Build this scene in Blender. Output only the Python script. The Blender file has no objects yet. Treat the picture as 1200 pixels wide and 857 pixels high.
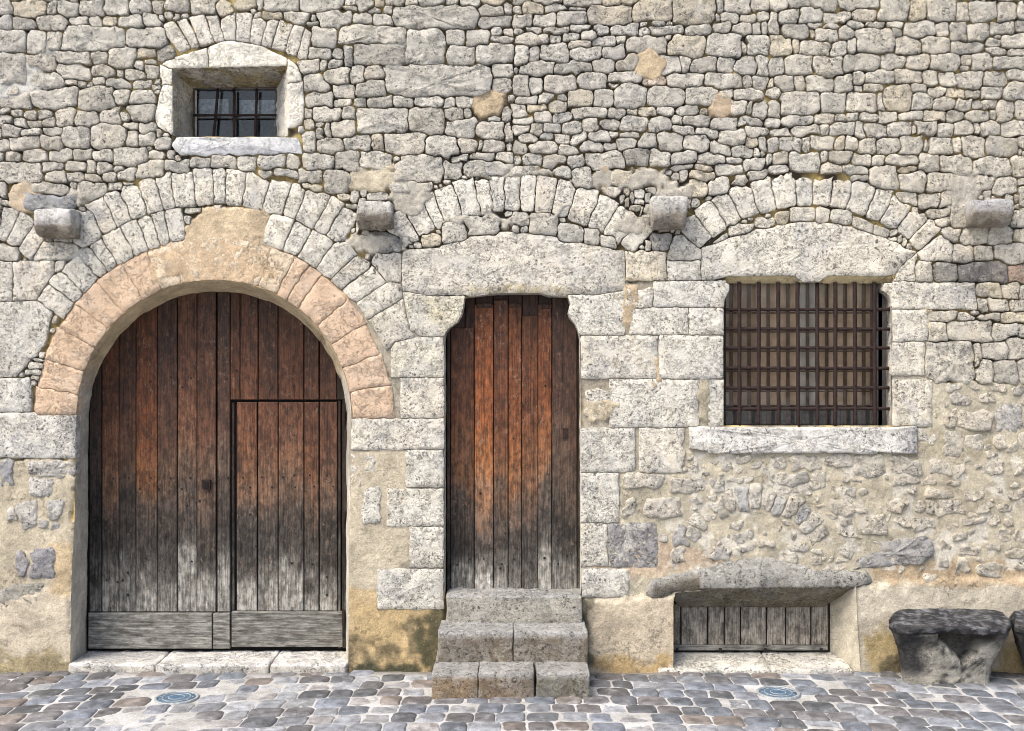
import bpy, math, random
import numpy as np
from mathutils import Vector
random.seed(7); np.random.seed(7)
RNG = np.random.RandomState(11)
C = bpy.context.scene.collection
# ------------------------------------------------------------------ measured geometry
D = 7.3                      # camera distance from the wall face
F = 175.0 * D                # focal length in photo pixels
ZC = 359.0 / 175.0           # camera height above the paving
CX, CY = 600.0, 428.5
def W(px, py, y=0.0):
    """photo measurement -> place at depth y (positive = into the wall)"""
    s = (D + y) / F
    return ((px - CX) * s, y, ZC - (py - CY) * s)
# ------------------------------------------------------------------ camera, sky, sun
sc = bpy.context.scene
cam = bpy.data.cameras.new('camera'); co = bpy.data.objects.new('camera', cam); C.objects.link(co)
co.location = (0, -D, ZC); co.rotation_euler = (math.radians(90), 0, 0)
cam.sensor_width = 36; cam.lens = F / 1200 * 36; cam.clip_end = 300
sc.camera = co
w = bpy.data.worlds.new('World'); sc.world = w; w.use_nodes = True
SUN_EL, SUN_AZ = math.radians(56), math.radians(-48)      # azimuth from -Y (towards the camera side), negative = left
nt = w.node_tree; bg = nt.nodes['Background']
sky = nt.nodes.new('ShaderNodeTexSky'); sky.sky_type = 'NISHITA'; sky.sun_disc = False
dx, dy = math.sin(SUN_AZ), -math.cos(SUN_AZ)              # horizontal direction towards the sun
sky.sun_elevation = SUN_EL; sky.sun_rotation = math.atan2(dx, dy)
sky.air_density = 1.0; sky.dust_density = 4.0; sky.ozone_density = 0.6
nt.links.new(sky.outputs[0], bg.inputs[0]); bg.inputs[1].default_value = 0.135
sl = bpy.data.lights.new('sun', 'SUN'); so = bpy.data.objects.new('sun', sl); C.objects.link(so)
sl.energy = 2.35; sl.angle = math.radians(38); sl.color = (1.0, 0.94, 0.84)
dirv = Vector((dx * math.cos(SUN_EL), dy * math.cos(SUN_EL), math.sin(SUN_EL)))
so.rotation_euler = dirv.to_track_quat('Z', 'Y').to_euler(); so.location = dirv * 20
sc.view_settings.view_transform = 'Standard'; sc.view_settings.look = 'None'
sc.view_settings.exposure = 0.9; sc.view_settings.gamma = 1.0
sc.cycles.filter_width = 1.0
# ------------------------------------------------------------------ materials
def mat(name):
    m = bpy.data.materials.new(name); m.use_nodes = True
    t = m.node_tree; b = t.nodes['Principled BSDF']
    return m, t, b
class G:
    """tiny node-graph writer"""
    def __init__(s, t): s.t = t
    def n(s, typ, **kw):
        o = s.t.nodes.new(typ)
        for k, v in kw.items(): setattr(o, k, v)
        return o
    def put(s, sock, v):
        if hasattr(v, 'is_output') or isinstance(v, bpy.types.NodeSocket): s.t.links.new(v, sock)
        else: sock.default_value = v
    def noise(s, vec, scale, detail=4, rough=.55, dist=0, out=0):
        o = s.n('ShaderNodeTexNoise'); s.put(o.inputs['Vector'], vec); o.inputs['Scale'].default_value = scale
        o.inputs['Detail'].default_value = detail; o.inputs['Roughness'].default_value = rough; o.inputs['Distortion'].default_value = dist
        return o.outputs[out]
    def vor(s, vec, scale, feature='F1', rnd=1.0):
        o = s.n('ShaderNodeTexVoronoi', feature=feature); s.put(o.inputs['Vector'], vec); o.inputs['Scale'].default_value = scale
        o.inputs['Randomness'].default_value = rnd
        return o.outputs['Distance']
    def rng(s, v, a, b, c=0., d=1., smooth=True):
        o = s.n('ShaderNodeMapRange'); o.interpolation_type = 'SMOOTHSTEP' if smooth else 'LINEAR'
        s.put(o.inputs[0], v); o.inputs[1].default_value = a; o.inputs[2].default_value = b; o.inputs[3].default_value = c; o.inputs[4].default_value = d
        return o.outputs[0]
    def math(s, op, a, b=0.):
        o = s.n('ShaderNodeMath', operation=op); s.put(o.inputs[0], a); s.put(o.inputs[1], b); return o.outputs[0]
    def mix(s, f, a, b, mode='MIX'):
        o = s.n('ShaderNodeMix', data_type='RGBA', blend_type=mode)
        s.put(o.inputs[0], f); s.put(o.inputs[6], a); s.put(o.inputs[7], b); return o.outputs[2]
    def vmul(s, v, k, off=None):
        o = s.n('ShaderNodeVectorMath', operation='MULTIPLY_ADD' if off is not None else 'MULTIPLY')
        s.put(o.inputs[0], v); o.inputs[1].default_value = k
        if off is not None: s.put(o.inputs[2], off)
        return o.outputs[0]
    def bump(s, h, strength, dist, nrm=None):
        o = s.n('ShaderNodeBump'); s.put(o.inputs['Height'], h); o.inputs['Strength'].default_value = strength; o.inputs['Distance'].default_value = dist
        if nrm is not None: s.put(o.inputs['Normal'], nrm)
        return o.outputs[0]
    def pos(s): return s.n('ShaderNodeNewGeometry').outputs['Position']
    def attr(s, nm): return s.n('ShaderNodeAttribute', attribute_name=nm).outputs['Color']
    def gray(s, v):
        o = s.n('ShaderNodeCombineColor')
        for i in range(3): s.put(o.inputs[i], v)
        return o.outputs[0]

def stone_material(name, relief=1.0, speck=1.0, patch=1.0, grain=1.0, fs=1.0, decay=0.):
    """pale limestone: cream and light grey clouds, clustered pits and hairline chips with their shade painted black"""
    m, t, b = mat(name); g = G(t); P = g.pos(); T = g.attr('tint')
    Pw = g.n('ShaderNodeVectorMath', operation='MULTIPLY_ADD'); t.links.new(g.noise(P, 26, 4, .65, out=1), Pw.inputs[0]); Pw.inputs[1].default_value = (.045, .045, .045); t.links.new(P, Pw.inputs[2]); Pw = Pw.outputs[0]
    v = g.noise(Pw, 8, 6, .7); col = g.mix(g.rng(v, .32, .68), g.vmul_c(T, .80), g.vmul_c(T, 1.12))
    gl = g.noise(Pw, 4.2, 6, .62)
    col = g.mix(g.math('MULTIPLY', g.rng(gl, .46, .64), .60 * patch), col, (.56, .555, .55, 1))
    gw = g.noise(g.vmul(Pw, (1, 1, 1), (7, 3, 1)), 12, 8, .75)
    col = g.mix(g.math('MULTIPLY', g.rng(gw, .50, .60), .6 * patch), col, (.86, .82, .72, 1))
    oc = g.noise(g.vmul(P, (1, 1, 1), (17, 23, 1)), 4.5, 7, .72)
    col = g.mix(g.math('MULTIPLY', g.rng(oc, .55, .68), .42 * patch), col, (.62, .53, .36, 1))
    dens = g.noise(g.vmul(P, (1, 1, 1), (3, 31, 5)), 5, 5, .7)          # where the face has decayed
    rl = g.noise(Pw, 46 * fs, 7, .78)
    dm = g.rng(dens, .38 - decay, .62 - decay)
    holes = g.rng(g.math('ADD', rl, g.math('MULTIPLY', g.math('SUBTRACT', .66, dm), .11)), .360, .395, 1., 0.)
    pv = g.math('MULTIPLY', g.rng(g.vor(Pw, 50 * fs), .10, .19, 1., 0.), g.rng(dens, .47 - decay, .55 - decay))
    holes = g.math('MAXIMUM', holes, pv)
    lines = g.noise(g.vmul(Pw, (1, 1, 1.7), (3, 9, 4)), 17 * fs, 8, .75)
    cl = g.math('MULTIPLY', g.rng(g.math('ABSOLUTE', g.math('SUBTRACT', lines, .5)), .0, .012, 1., 0.), g.rng(g.noise(P, 10, 3), .44, .52))
    holes = g.math('MAXIMUM', holes, cl)
    col = g.mix(g.math('MULTIPLY', dm, .30 * grain), col, g.mix(g.rng(rl, .41, .57), g.vmul_c(col, .42), g.vmul_c(col, 1.15)))
    col = g.mix(g.math('MULTIPLY', holes, .88 * speck), col, (.070, .062, .050, 1))  # black lichen specks, plus the shade inside pits and cracks put into the colour
    fine = g.noise(P, 130, 4, .75)
    col = g.mix(.6 * grain, col, g.mix(g.rng(fine, .36, .56), g.vmul_c(col, .70), g.vmul_c(col, 1.10)))
    t.links.new(col, b.inputs['Base Color']); b.inputs['Roughness'].default_value = .92
    b.inputs['Specular IOR Level'].default_value = .2
    h = g.math('ADD', g.math('MULTIPLY', rl, 1.2), g.math('MULTIPLY', lines, 1.2))
    h = g.math('ADD', h, g.math('MULTIPLY', holes, -.55)); h = g.math('ADD', h, g.math('MULTIPLY', fine, .15))
    t.links.new(g.bump(h, 1.0, .024 * relief), b.inputs['Normal'])
    return m
def _vc(s, v, k):
    return s.vmul(v, (k, k, k))
G.vmul_c = _vc
M_STONE = stone_material('limestone', 1.1, 1., .65, .9, 1., .03)
M_ASH = stone_material('dressed_limestone', .65, .95, .9, 1., 1., .05)
M_CORB = stone_material('corbel_limestone', .9, .7, .5, .9)
M_RING = stone_material('orange_limestone', .45, .40, .22, .6)
M_STEP = stone_material('step_limestone', 2.8, 1., .7, 1.1, .95, .09)
M_DARK = stone_material('lichened_stone', 1.9, .9, .16, 1., 1.2, .06)

def plaster_material(name):
    m, t, b = mat(name); g = G(t); P = g.pos(); T = g.attr('tint')
    v = g.noise(P, 4, 6, .62); col = g.mix(g.rng(v, .3, .7), g.vmul_c(T, .72), g.vmul_c(T, 1.08))
    f = g.noise(P, 110, 5, .75)
    col = g.mix(.6, col, g.mix(g.rng(f, .33, .66), g.vmul_c(col, .62), g.vmul_c(col, 1.26)))
    pb = g.rng(g.noise(P, 38, 4, .7), .60, .70)
    col = g.mix(g.math('MULTIPLY', pb, .35), col, (.62, .57, .47, 1))
    hl = g.rng(g.vor(P, 34), .03, .13, 1., 0.); hl = g.math('MULTIPLY', hl, g.rng(g.noise(P, 7, 2), .5, .6))
    col = g.mix(g.math('MULTIPLY', hl, .7), col, (.10, .085, .06, 1))
    ck = g.noise(g.vmul(P, (1, 1, 1), (5, 5, 8)), 4.5, 9, .72); ck = g.math('MULTIPLY', g.rng(g.math('ABSOLUTE', g.math('SUBTRACT', ck, .5)), .0, .0045, 1., 0.), g.rng(g.noise(P, 2.2, 2), .50, .60))
    col = g.mix(g.math('MULTIPLY', ck, .75), col, (.10, .085, .06, 1))
    ml = g.noise(P, 17, 7, .75); col = g.mix(.55, col, g.mix(g.rng(ml, .36, .64), g.vmul_c(col, .72), g.vmul_c(col, 1.2)))
    t.links.new(col, b.inputs['Base Color']); b.inputs['Roughness'].default_value = .95; b.inputs['Specular IOR Level'].default_value = .15
    h = g.math('ADD', g.math('MULTIPLY', g.noise(P, 40, 6, .7), .8), g.math('ADD', g.math('MULTIPLY', f, .35), g.math('ADD', g.math('MULTIPLY', hl, -.6), g.math('MULTIPLY', ck, -.6))))
    t.links.new(g.bump(h, .9, .012), b.inputs['Normal'])
    return m
M_PLAST = plaster_material('lime_render')

def wood_material(name, ramp, hz=False):
    """weathered boards: varnish survives high up, charred band, bare grey wood near the ground"""
    m, t, b = mat(name); g = G(t); P = g.pos(); T = g.attr('tint')
    sep = g.n('ShaderNodeSeparateColor'); t.links.new(T, sep.inputs[0])
    off = g.n('ShaderNodeCombineXYZ')
    t.links.new(g.math('MULTIPLY', sep.outputs[2], 37.), off.inputs[0]); t.links.new(g.math('MULTIPLY', sep.outputs[2], 91.), off.inputs[2])
    Q = g.n('ShaderNodeVectorMath', operation='ADD'); t.links.new(P, Q.inputs[0]); t.links.new(off.outputs[0], Q.inputs[1]); Q = Q.outputs[0]
    sx = g.n('ShaderNodeSeparateXYZ'); t.links.new(P, sx.inputs[0]); z = sx.outputs[2]
    st = g.noise(g.vmul(Q, (14, 14, 1.6)), 3.2, 7, .75, .5)
    bl = g.noise(Q, 3.0, 4, .6)
    zz = g.math('ADD', z, g.math('MULTIPLY', g.math('SUBTRACT', st, .5), .55))
    zz = g.math('ADD', zz, g.math('MULTIPLY', g.math('SUBTRACT', bl, .5), .9))
    zz = g.math('ADD', zz, g.math('MULTIPLY', g.math('SUBTRACT', sep.outputs[2], .5), .22))
    cr = g.n('ShaderNodeValToRGB'); t.links.new(g.rng(zz, 0, 2.6, 0, 1, False), cr.inputs[0])
    e = cr.color_ramp.elements
    while len(e) > 1: e.remove(e[-1])
    for i, (p, c) in enumerate(ramp):
        q = e[0] if i == 0 else e.new(p / 2.6)
        q.position = p / 2.6; q.color = (*c, 1)
    col = cr.outputs[0]
    # tint.r = how red/orange the board is, tint.g = brightness
    red = g.mix(g.rng(zz, .95, 1.45), (1, 1, 1, 1), (1.85, 1.13, .54, 1))
    col = g.mix(sep.outputs[0], col, g.mix(1., col, red, 'MULTIPLY'))
    gr = g.noise(g.vmul(Q, (.035, 1, 1) if hz else (1, 1, .035)), 120, 5, .7, .2)
    col = g.mix(.8, col, g.mix(g.rng(gr, .34, .66), g.vmul_c(col, .42), g.vmul_c(col, 1.5)))
    mo = g.noise(g.vmul(Q, (.25, 1, 1) if hz else (1, 1, .5)), 30, 7, .75); col = g.mix(.85, col, g.mix(g.rng(mo, .38, .62), g.vmul_c(col, .42), g.vmul_c(col, 1.5)))
    # worn, scuffed pale patches
    sc_ = g.noise(g.vmul(Q, (1, 1, .55)), 42, 7, .78, .15); wz = g.rng(g.noise(Q, 2.6, 4), .36, .56)
    col = g.mix(g.math('MULTIPLY', g.math('MULTIPLY', g.rng(sc_, .54, .66), wz), .6), col, (.24, .165, .12, 1))
    dk = g.noise(g.vmul(Q, (.3, 1, 1) if hz else (1, 1, .3)), 17, 6, .7)
    col = g.mix(g.math('MULTIPLY', g.rng(dk, .55, .70), .75), col, (.022, .017, .014, 1))
    cg = g.n('ShaderNodeCombineColor')
    for i in range(3): t.links.new(sep.outputs[1], cg.inputs[i])
    col = g.mix(1., col, cg.outputs[0], 'MULTIPLY')
    t.links.new(col, b.inputs['Base Color'])
    t.links.new(g.rng(zz, .9, 1.6, .85, .58), b.inputs['Roughness']); b.inputs['Specular IOR Level'].default_value = .35
    crk = g.rng(g.noise(g.vmul(Q, (.02, 1, 1) if hz else (1, 1, .02)), 60, 3, .6), .60, .68)
    h = g.math('ADD', g.math('MULTIPLY', gr, .8), g.math('ADD', g.math('MULTIPLY', g.noise(Q, 30, 5, .7), .4), g.math('MULTIPLY', crk, -.8)))
    t.links.new(g.bump(h, .9, .005), b.inputs['Normal'])
    return m
RAMP = [(0.0, (.24, .225, .205)), (.22, (.24, .225, .21)), (.36, (.27, .26, .235)), (.52, (.20, .19, .17)), (.68, (.075, .068, .06)),
        (.88, (.036, .030, .026)), (1.0, (.058, .046, .038)), (1.25, (.092, .063, .047)), (1.6, (.070, .038, .026)), (2.0, (.053, .0265, .017)), (2.6, (.036, .019, .012))]
M_WOOD = wood_material('weathered_planks', RAMP)
M_GREYW = wood_material('grey_planks', [(0.0, (.25, .225, .19)), (2.6, (.25, .225, .19))])
M_RAIL = wood_material('grey_rail', [(0.0, (.22, .215, .195)), (2.6, (.22, .215, .195))], True)

def simple(name, col, rough=.8, metal=0., nscale=40, amp=.4, bumpd=.002, spec=.3):
    m, t, b = mat(name); g = G(t); P = g.pos()
    n = g.noise(P, nscale, 5, .7)
    c = (*col, 1)
    c1 = tuple(x * (1 - amp) for x in col) + (1,); c2 = tuple(x * (1 + amp) for x in col) + (1,)
    t.links.new(g.mix(g.rng(n, .3, .7), c1, c2), b.inputs['Base Color'])
    b.inputs['Roughness'].default_value = rough; b.inputs['Metallic'].default_value = metal; b.inputs['Specular IOR Level'].default_value = spec
    t.links.new(g.bump(n, .6, bumpd), b.inputs['Normal'])
    return m
M_IRON = simple('rusty_iron', (.026, .015, .013), .75, .2, 60, .6)
M_BLACK = simple('dark_gap', (.012, .011, .010), .95)
M_NAIL = simple('nail_iron', (.028, .024, .022), .7, .4)
M_BEIGE = simple('pink_beige_shutter', (.62, .44, .30), .85, 0, 12, .18)
M_BEIGE2 = simple('dark_beige_shutter', (.42, .29, .21), .85, 0, 12, .18)  # darker beige for the two left boards
M_GREYB = simple('grey_shutter', (.55, .49, .43), .85, 0, 12, .18)
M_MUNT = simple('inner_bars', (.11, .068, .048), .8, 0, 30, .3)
M_FRAME = simple('window_frame_paint', (.10, .09, .085), .6, 0, 30, .3)
M_STRIP = simple('pale_frame_strip', (.42, .38, .31), .8, 0, 30, .3)
M_ROOM = simple('dim_room', (.035, .042, .052), .9)
def glass_material():
    m, t, b = mat('window_glass'); g = G(t)
    out = t.nodes['Material Output']; tr = g.n('ShaderNodeBsdfTransparent'); gl = g.n('ShaderNodeBsdfGlossy'); mx = g.n('ShaderNodeMixShader')
    tr.inputs[0].default_value = (.97, .98, .98, 1); gl.inputs['Roughness'].default_value = .06
    fr = g.n('ShaderNodeFresnel'); fr.inputs[0].default_value = 1.5
    t.links.new(g.bump(g.noise(g.pos(), 5, 2), .25, .01), gl.inputs['Normal'])
    t.links.new(g.math('MULTIPLY', fr.outputs[0], .8), mx.inputs[0]); t.links.new(tr.outputs[0], mx.inputs[1]); t.links.new(gl.outputs[0], mx.inputs[2])
    t.links.new(mx.outputs[0], out.inputs[0]); t.nodes.remove(b)
    return m
M_GLASS = glass_material()
def cobble_material():
    m, t, b = mat('cobble_stone'); g = G(t); P = g.pos(); T = g.attr('tint')
    v = g.noise(P, 14, 6, .65); col = g.mix(g.rng(v, .3, .7), g.vmul_c(T, .62), g.vmul_c(T, 1.4))
    f = g.noise(P, 120, 4, .7)
    col = g.mix(.5, col, g.mix(g.rng(f, .35, .66), g.vmul_c(col, .6), g.vmul_c(col, 1.35)))
    d = g.noise(P, 9, 6, .7)
    col = g.mix(g.math('MULTIPLY', g.rng(d, .55, .68), .35), col, (.40, .41, .43, 1))
    t.links.new(col, b.inputs['Base Color']); t.links.new(g.rng(v, .3, .7, .42, .75), b.inputs['Roughness']); b.inputs['Specular IOR Level'].default_value = .45
    t.links.new(g.bump(g.math('ADD', g.noise(P, 50, 6, .7), g.math('MULTIPLY', f, .2)), .6, .008), b.inputs['Normal'])
    return m
M_COB = cobble_material()
def joint_material():
    m, t, b = mat('paving_mortar'); g = G(t); P = g.pos()
    v = g.noise(P, 3.5, 7, .65)
    col = g.mix(g.rng(v, .3, .7), (.29, .285, .27, 1), (.50, .50, .505, 1))
    f = g.noise(P, 90, 5, .8)
    col = g.mix(.55, col, g.mix(g.rng(f, .36, .64), g.vmul_c(col, .6), g.vmul_c(col, 1.2)))
    s = g.n('ShaderNodeSeparateXYZ'); t.links.new(P, s.inputs[0])
    # dirt gathers in the gutter against the wall
    dirt = g.rng(g.math('ADD', s.outputs[1], g.math('MULTIPLY', g.noise(P, 6, 4), .16)), -.07, .06)
    col = g.mix(g.math('MULTIPLY', dirt, .8), col, (.11, .10, .08, 1))
    t.links.new(col, b.inputs['Base Color']); b.inputs['Roughness'].default_value = .9
    t.links.new(g.bump(g.math('ADD', g.noise(P, 30, 6, .7), g.math('MULTIPLY', f, .4)), .7, .01), b.inputs['Normal'])
    return m
M_JOINT = joint_material()
# ------------------------------------------------------------------ object helpers
def link(name, verts, faces, material, parent=None, tint=None, smooth=True, origin=None, kind=None):
    verts = np.asarray(verts, dtype=np.float64).reshape(-1, 3)
    if origin is None: origin = verts.mean(0) if parent is not None or True else (0, 0, 0)
    origin = np.asarray(origin, dtype=float)
    me = bpy.data.meshes.new(name); me.from_pydata((verts - origin).tolist(), [], faces)
    me.materials.append(material)
    if tint is not None:
        a = me.color_attributes.new('tint', 'FLOAT_COLOR', 'POINT')
        tv = np.ones((len(verts), 4), dtype=np.float32); tv[:, :3] = np.asarray(tint, dtype=np.float32).reshape(-1, 3) if np.ndim(tint) > 1 else np.asarray(tint)[None, :]
        a.data.foreach_set('color', tv.ravel())
    me.polygons.foreach_set('use_smooth', [smooth] * len(me.polygons) if isinstance(smooth, bool) else smooth)
    o = bpy.data.objects.new(name, me); C.objects.link(o)
    o.location = origin
    if parent is not None: o.parent = parent; o.matrix_parent_inverse = parent.matrix_world.inverted() if False else o.matrix_parent_inverse
    if parent is not None:
        po = np.zeros(3); p = parent
        while p is not None: po += np.array(p.location); p = p.parent
        o.location = origin - po
    if kind: o['kind'] = kind
    return o
def thing(name, label, cat, loc, group=None):
    o = bpy.data.objects.new(name, None); C.objects.link(o); o.location = loc; o['label'] = label; o['category'] = cat
    if group: o['group'] = group
    return o
def vnoise(shape, cell, seed):
    r = np.random.RandomState(seed); h, w_ = int(shape[0] / cell) + 3, int(shape[1] / cell) + 3
    L = r.rand(h, w_).astype(np.float32)
    y = np.arange(shape[0]) / cell; x = np.arange(shape[1]) / cell
    yi = y.astype(int); xi = x.astype(int); fy = (y - yi); fx = (x - xi)
    fy = (fy * fy * (3 - 2 * fy)).astype(np.float32)[:, None]; fx = (fx * fx * (3 - 2 * fx)).astype(np.float32)[None, :]
    a = L[np.ix_(yi, xi)]; b_ = L[np.ix_(yi, xi + 1)]; c = L[np.ix_(yi + 1, xi)]; d = L[np.ix_(yi + 1, xi + 1)]
    return (a * (1 - fx) + b_ * fx) * (1 - fy) + (c * (1 - fx) + d * fx) * fy - .5
def fbm(shape, cell, seed, oct=3, gain=.5):
    s = 0; a = 1.
    for i in range(oct): s = s + a * vnoise(shape, cell / 2 ** i, seed + i * 17); a *= gain
    return s
# ------------------------------------------------------------------ wall raster (photo-pixel units over the wall face)
X0, Y0, X1, Y1, H = -150, -110, 1350, 792, .5
NX, NY = int((X1 - X0) / H), int((Y1 - Y0) / H)
wx = fbm((NY, NX), 20, 1, 4, .66) * 2.2; wy = fbm((NY, NX), 20, 50, 4, .66) * 2.2
GX, GY = np.meshgrid(X0 + (np.arange(NX) + .5) * H, Y0 + (np.arange(NY) + .5) * H); GX = GX.astype(np.float32); GY = GY.astype(np.float32)
N1 = fbm((NY, NX), 120, 91, 4, .55); N2 = fbm((NY, NX), 26, 191, 3, .6); N3 = fbm((NY, NX), 9, 291, 2, .6); N4 = fbm((NY, NX), 44, 391, 3, .6)
def samp(A, x, y):
    i = np.clip(((np.asarray(y) - Y0) / H).astype(int), 0, NY - 1); j = np.clip(((np.asarray(x) - X0) / H).astype(int), 0, NX - 1)
    return A[i, j]
D1 = np.full((NY, NX), 60., np.float32); D2 = np.full((NY, NX), 60., np.float32); LB = np.full((NY, NX), -1, np.int32)
def inpoly(poly, x, y):
    poly = np.asarray(poly, float); r = np.zeros(np.shape(x), bool); n = len(poly); j = n - 1
    for i in range(n):
        xi, yi = poly[i]; xj, yj = poly[j]
        if yi != yj: r ^= ((yi > y) != (yj > y)) & (x < (xj - xi) * (y - yi) / (yj - yi) + xi)
        j = i
    return r
def ordered(poly):
    p = np.asarray(poly, float); c = p.mean(0); a = np.arctan2(p[:, 1] - c[1], p[:, 0] - c[0]); return p[np.argsort(a)]
SEEDS = []     # dict(poly, kind, grow, jw, warp, col, lift)
def convex_sd(p, x, y):
    d = None; n = len(p)
    for i in range(n):
        a = p[i]; b = p[(i + 1) % n]; e = b - a; L = math.hypot(*e)
        if L < 1e-6: continue
        nx, ny = e[1] / L, -e[0] / L
        v = (x - a[0]) * nx + (y - a[1]) * ny
        d = v if d is None else np.maximum(d, v)
    return d
def seed(poly, kind='rubble_stone', grow=3.0, jw=1.3, warp=1.0, col=None, lift=None, **kw):
    p = ordered(poly)
    if kind == 'rubble_stone' and samp(D1, *p.mean(0)) < -1.8: return      # already traced from the neighbouring crop
    SEEDS.append(dict(p=p, kind=kind, grow=grow, jw=jw, warp=warp, col=col, lift=lift, **kw))
    k = len(SEEDS) - 1; m = 10
    a0 = max(0, int((p[:, 1].min() - m - Y0) / H)); a1 = min(NY, int((p[:, 1].max() + m - Y0) / H)); b0 = max(0, int((p[:, 0].min() - m - X0) / H)); b1 = min(NX, int((p[:, 0].max() + m - X0) / H))
    if a1 <= a0 or b1 <= b0: return
    s = np.s_[a0:a1, b0:b1]
    d = convex_sd(p, GX[s] + wx[s] * warp * 1.6, GY[s] + wy[s] * warp * 1.6)
    c = D1[s]; u = d < c
    D2[s] = np.where(u, c, np.minimum(D2[s], d)); LB[s] = np.where(u, k, LB[s]); D1[s] = np.where(u, d, c)
def rect(x0, y0, x1, y1): return [(x0, y0), (x1, y0), (x1, y1), (x0, y1)]
def jrect(x0, y0, x1, y1, r):
    """rubble outline: quad with nudged corners, one or two of them knocked off"""
    w_, h_ = x1 - x0, y1 - y0; j = min(2.2, .17 * min(w_, h_)); P = []
    for cx, cy, sx, sy in ((x0, y0, 1, 1), (x1, y0, -1, 1), (x1, y1, -1, -1), (x0, y1, 1, -1)):
        qx, qy = cx + r.uniform(-j, j), cy + r.uniform(-j, j)
        if r.rand() < .55:
            k = r.uniform(.05, .20) * min(w_, h_); k2 = r.uniform(.05, .17) * w_
            P += [(qx + sx * k2, qy), (qx, qy + sy * k)]
        else: P.append((qx, qy))
    return P
ZS = 3.987
def tile(ox, oy, txt, kind='rubble_stone', **kw):
    for q in txt.split(';'):
        v = [float(a) for a in q.split(',')] if q.strip() else None
        if not v: continue
        x0, y0, x1, y1 = ox + v[0] / ZS, oy + v[1] / ZS, ox + v[2] / ZS, oy + v[3] / ZS
        if v[0] <= 2: x0 -= 4 if ox == 0 else 0
        if v[1] <= 2 and oy == 0: y0 -= 5
        seed(jrect(x0, y0, x1, y1, RNG), kind, **kw)
def polyz(ox, oy, z, pts, kind='ashlar_block', **kw):
    kw.setdefault('grow', 1.2); kw.setdefault('jw', .8); kw.setdefault('warp', .45)
    seed([(ox + a / z, oy + b / z) for a, b in pts], kind, **kw)
def ring(c, r0, r1, mids, kind='voussoir', **kw):
    """voussoirs between joints given by points on their mid-lines"""
    an = [math.atan2(c[1] - y, x - c[0]) for x, y in mids]
    for a, b in zip(an[:-1], an[1:]):
        q = .012
        rr0 = r0 + RNG.uniform(-1, 1); rr1 = r1 + RNG.uniform(-2, 2)
        kw2 = dict(grow=1.4, jw=1.0, warp=.6); kw2.update(kw)
        am = (a + b) / 2
        P = [(c[0] + r_ * math.cos(t), c[1] - r_ * math.sin(t)) for r_, t in ((rr0, a), (rr0, b), (rr1, b), (rr1, a))]
        seed(P, kind, **kw2)
def arc(c, r, a0, a1, n): return [(c[0] + r * math.cos(math.radians(a0 + (a1 - a0) * i / (n - 1))), c[1] - r * math.sin(math.radians(a0 + (a1 - a0) * i / (n - 1)))) for i in range(n)]
# ---- openings (outline on the wall face, outline at the back of the reveal)
ARCH_F = [(83, 800), (84, 690), (88, 600)] + arc((251, 489), 161, 180, 0, 49) + [(410, 600), (408, 800)]
ARCH_B = [(101, 790), (102, 690), (103, 600)] + arc((255, 493), 151, 180, 0, 49) + [(405.7, 600), (405.5, 790)]
DOOR_F = [(521, 700), (521, 600), (521, 500), (521, 396.5), (522, 390), (526, 385), (532, 381), (536.5, 377.5), (541, 369), (543.5, 358), (544.5, 348.5), (565, 346.5), (582, 344.5), (600, 344), (633, 344),
          (645, 347.5), (666, 348), (668.3, 356.6), (666, 366.6), (668, 373), (674, 380), (678, 388), (680, 398), (680.5, 500), (681, 600), (681, 700)]
WIN_F = [(848, 501), (848, 430), (848, 362), (849.5, 352), (852.5, 345), (855, 340), (855, 332.5), (850.5, 332), (850.5, 324), (934.5, 323.5), (936, 331), (965, 331), (966, 323.5), (1047, 324), (1047, 332), (1034.7, 332.3),
         (1035.5, 342), (1041, 345.5), (1044.5, 352), (1045.5, 362), (1044.5, 430), (1045, 501)]
SWIN_F = [(203, 161), (202.5, 120), (202, 80.5), (270, 79), (336.7, 77.6), (337, 120), (337, 161)]
SWIN_B = [(228, 168), (228, 135), (227.5, 106), (275, 105), (322.5, 104), (322.5, 135), (322.5, 168)]
CEL_F = [(788.5, 790), (788.5, 740), (788.5, 706), (791, 694), (920, 689), (1001, 688), (1003, 735), (1007, 790)]
CEL_B = [(789.5, 790), (789.5, 740), (789.5, 712), (840, 712), (920, 711), (971, 710.5), (972, 735), (972, 790)]
OPEN = [ARCH_F, DOOR_F, WIN_F, SWIN_F, CEL_F]
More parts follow.
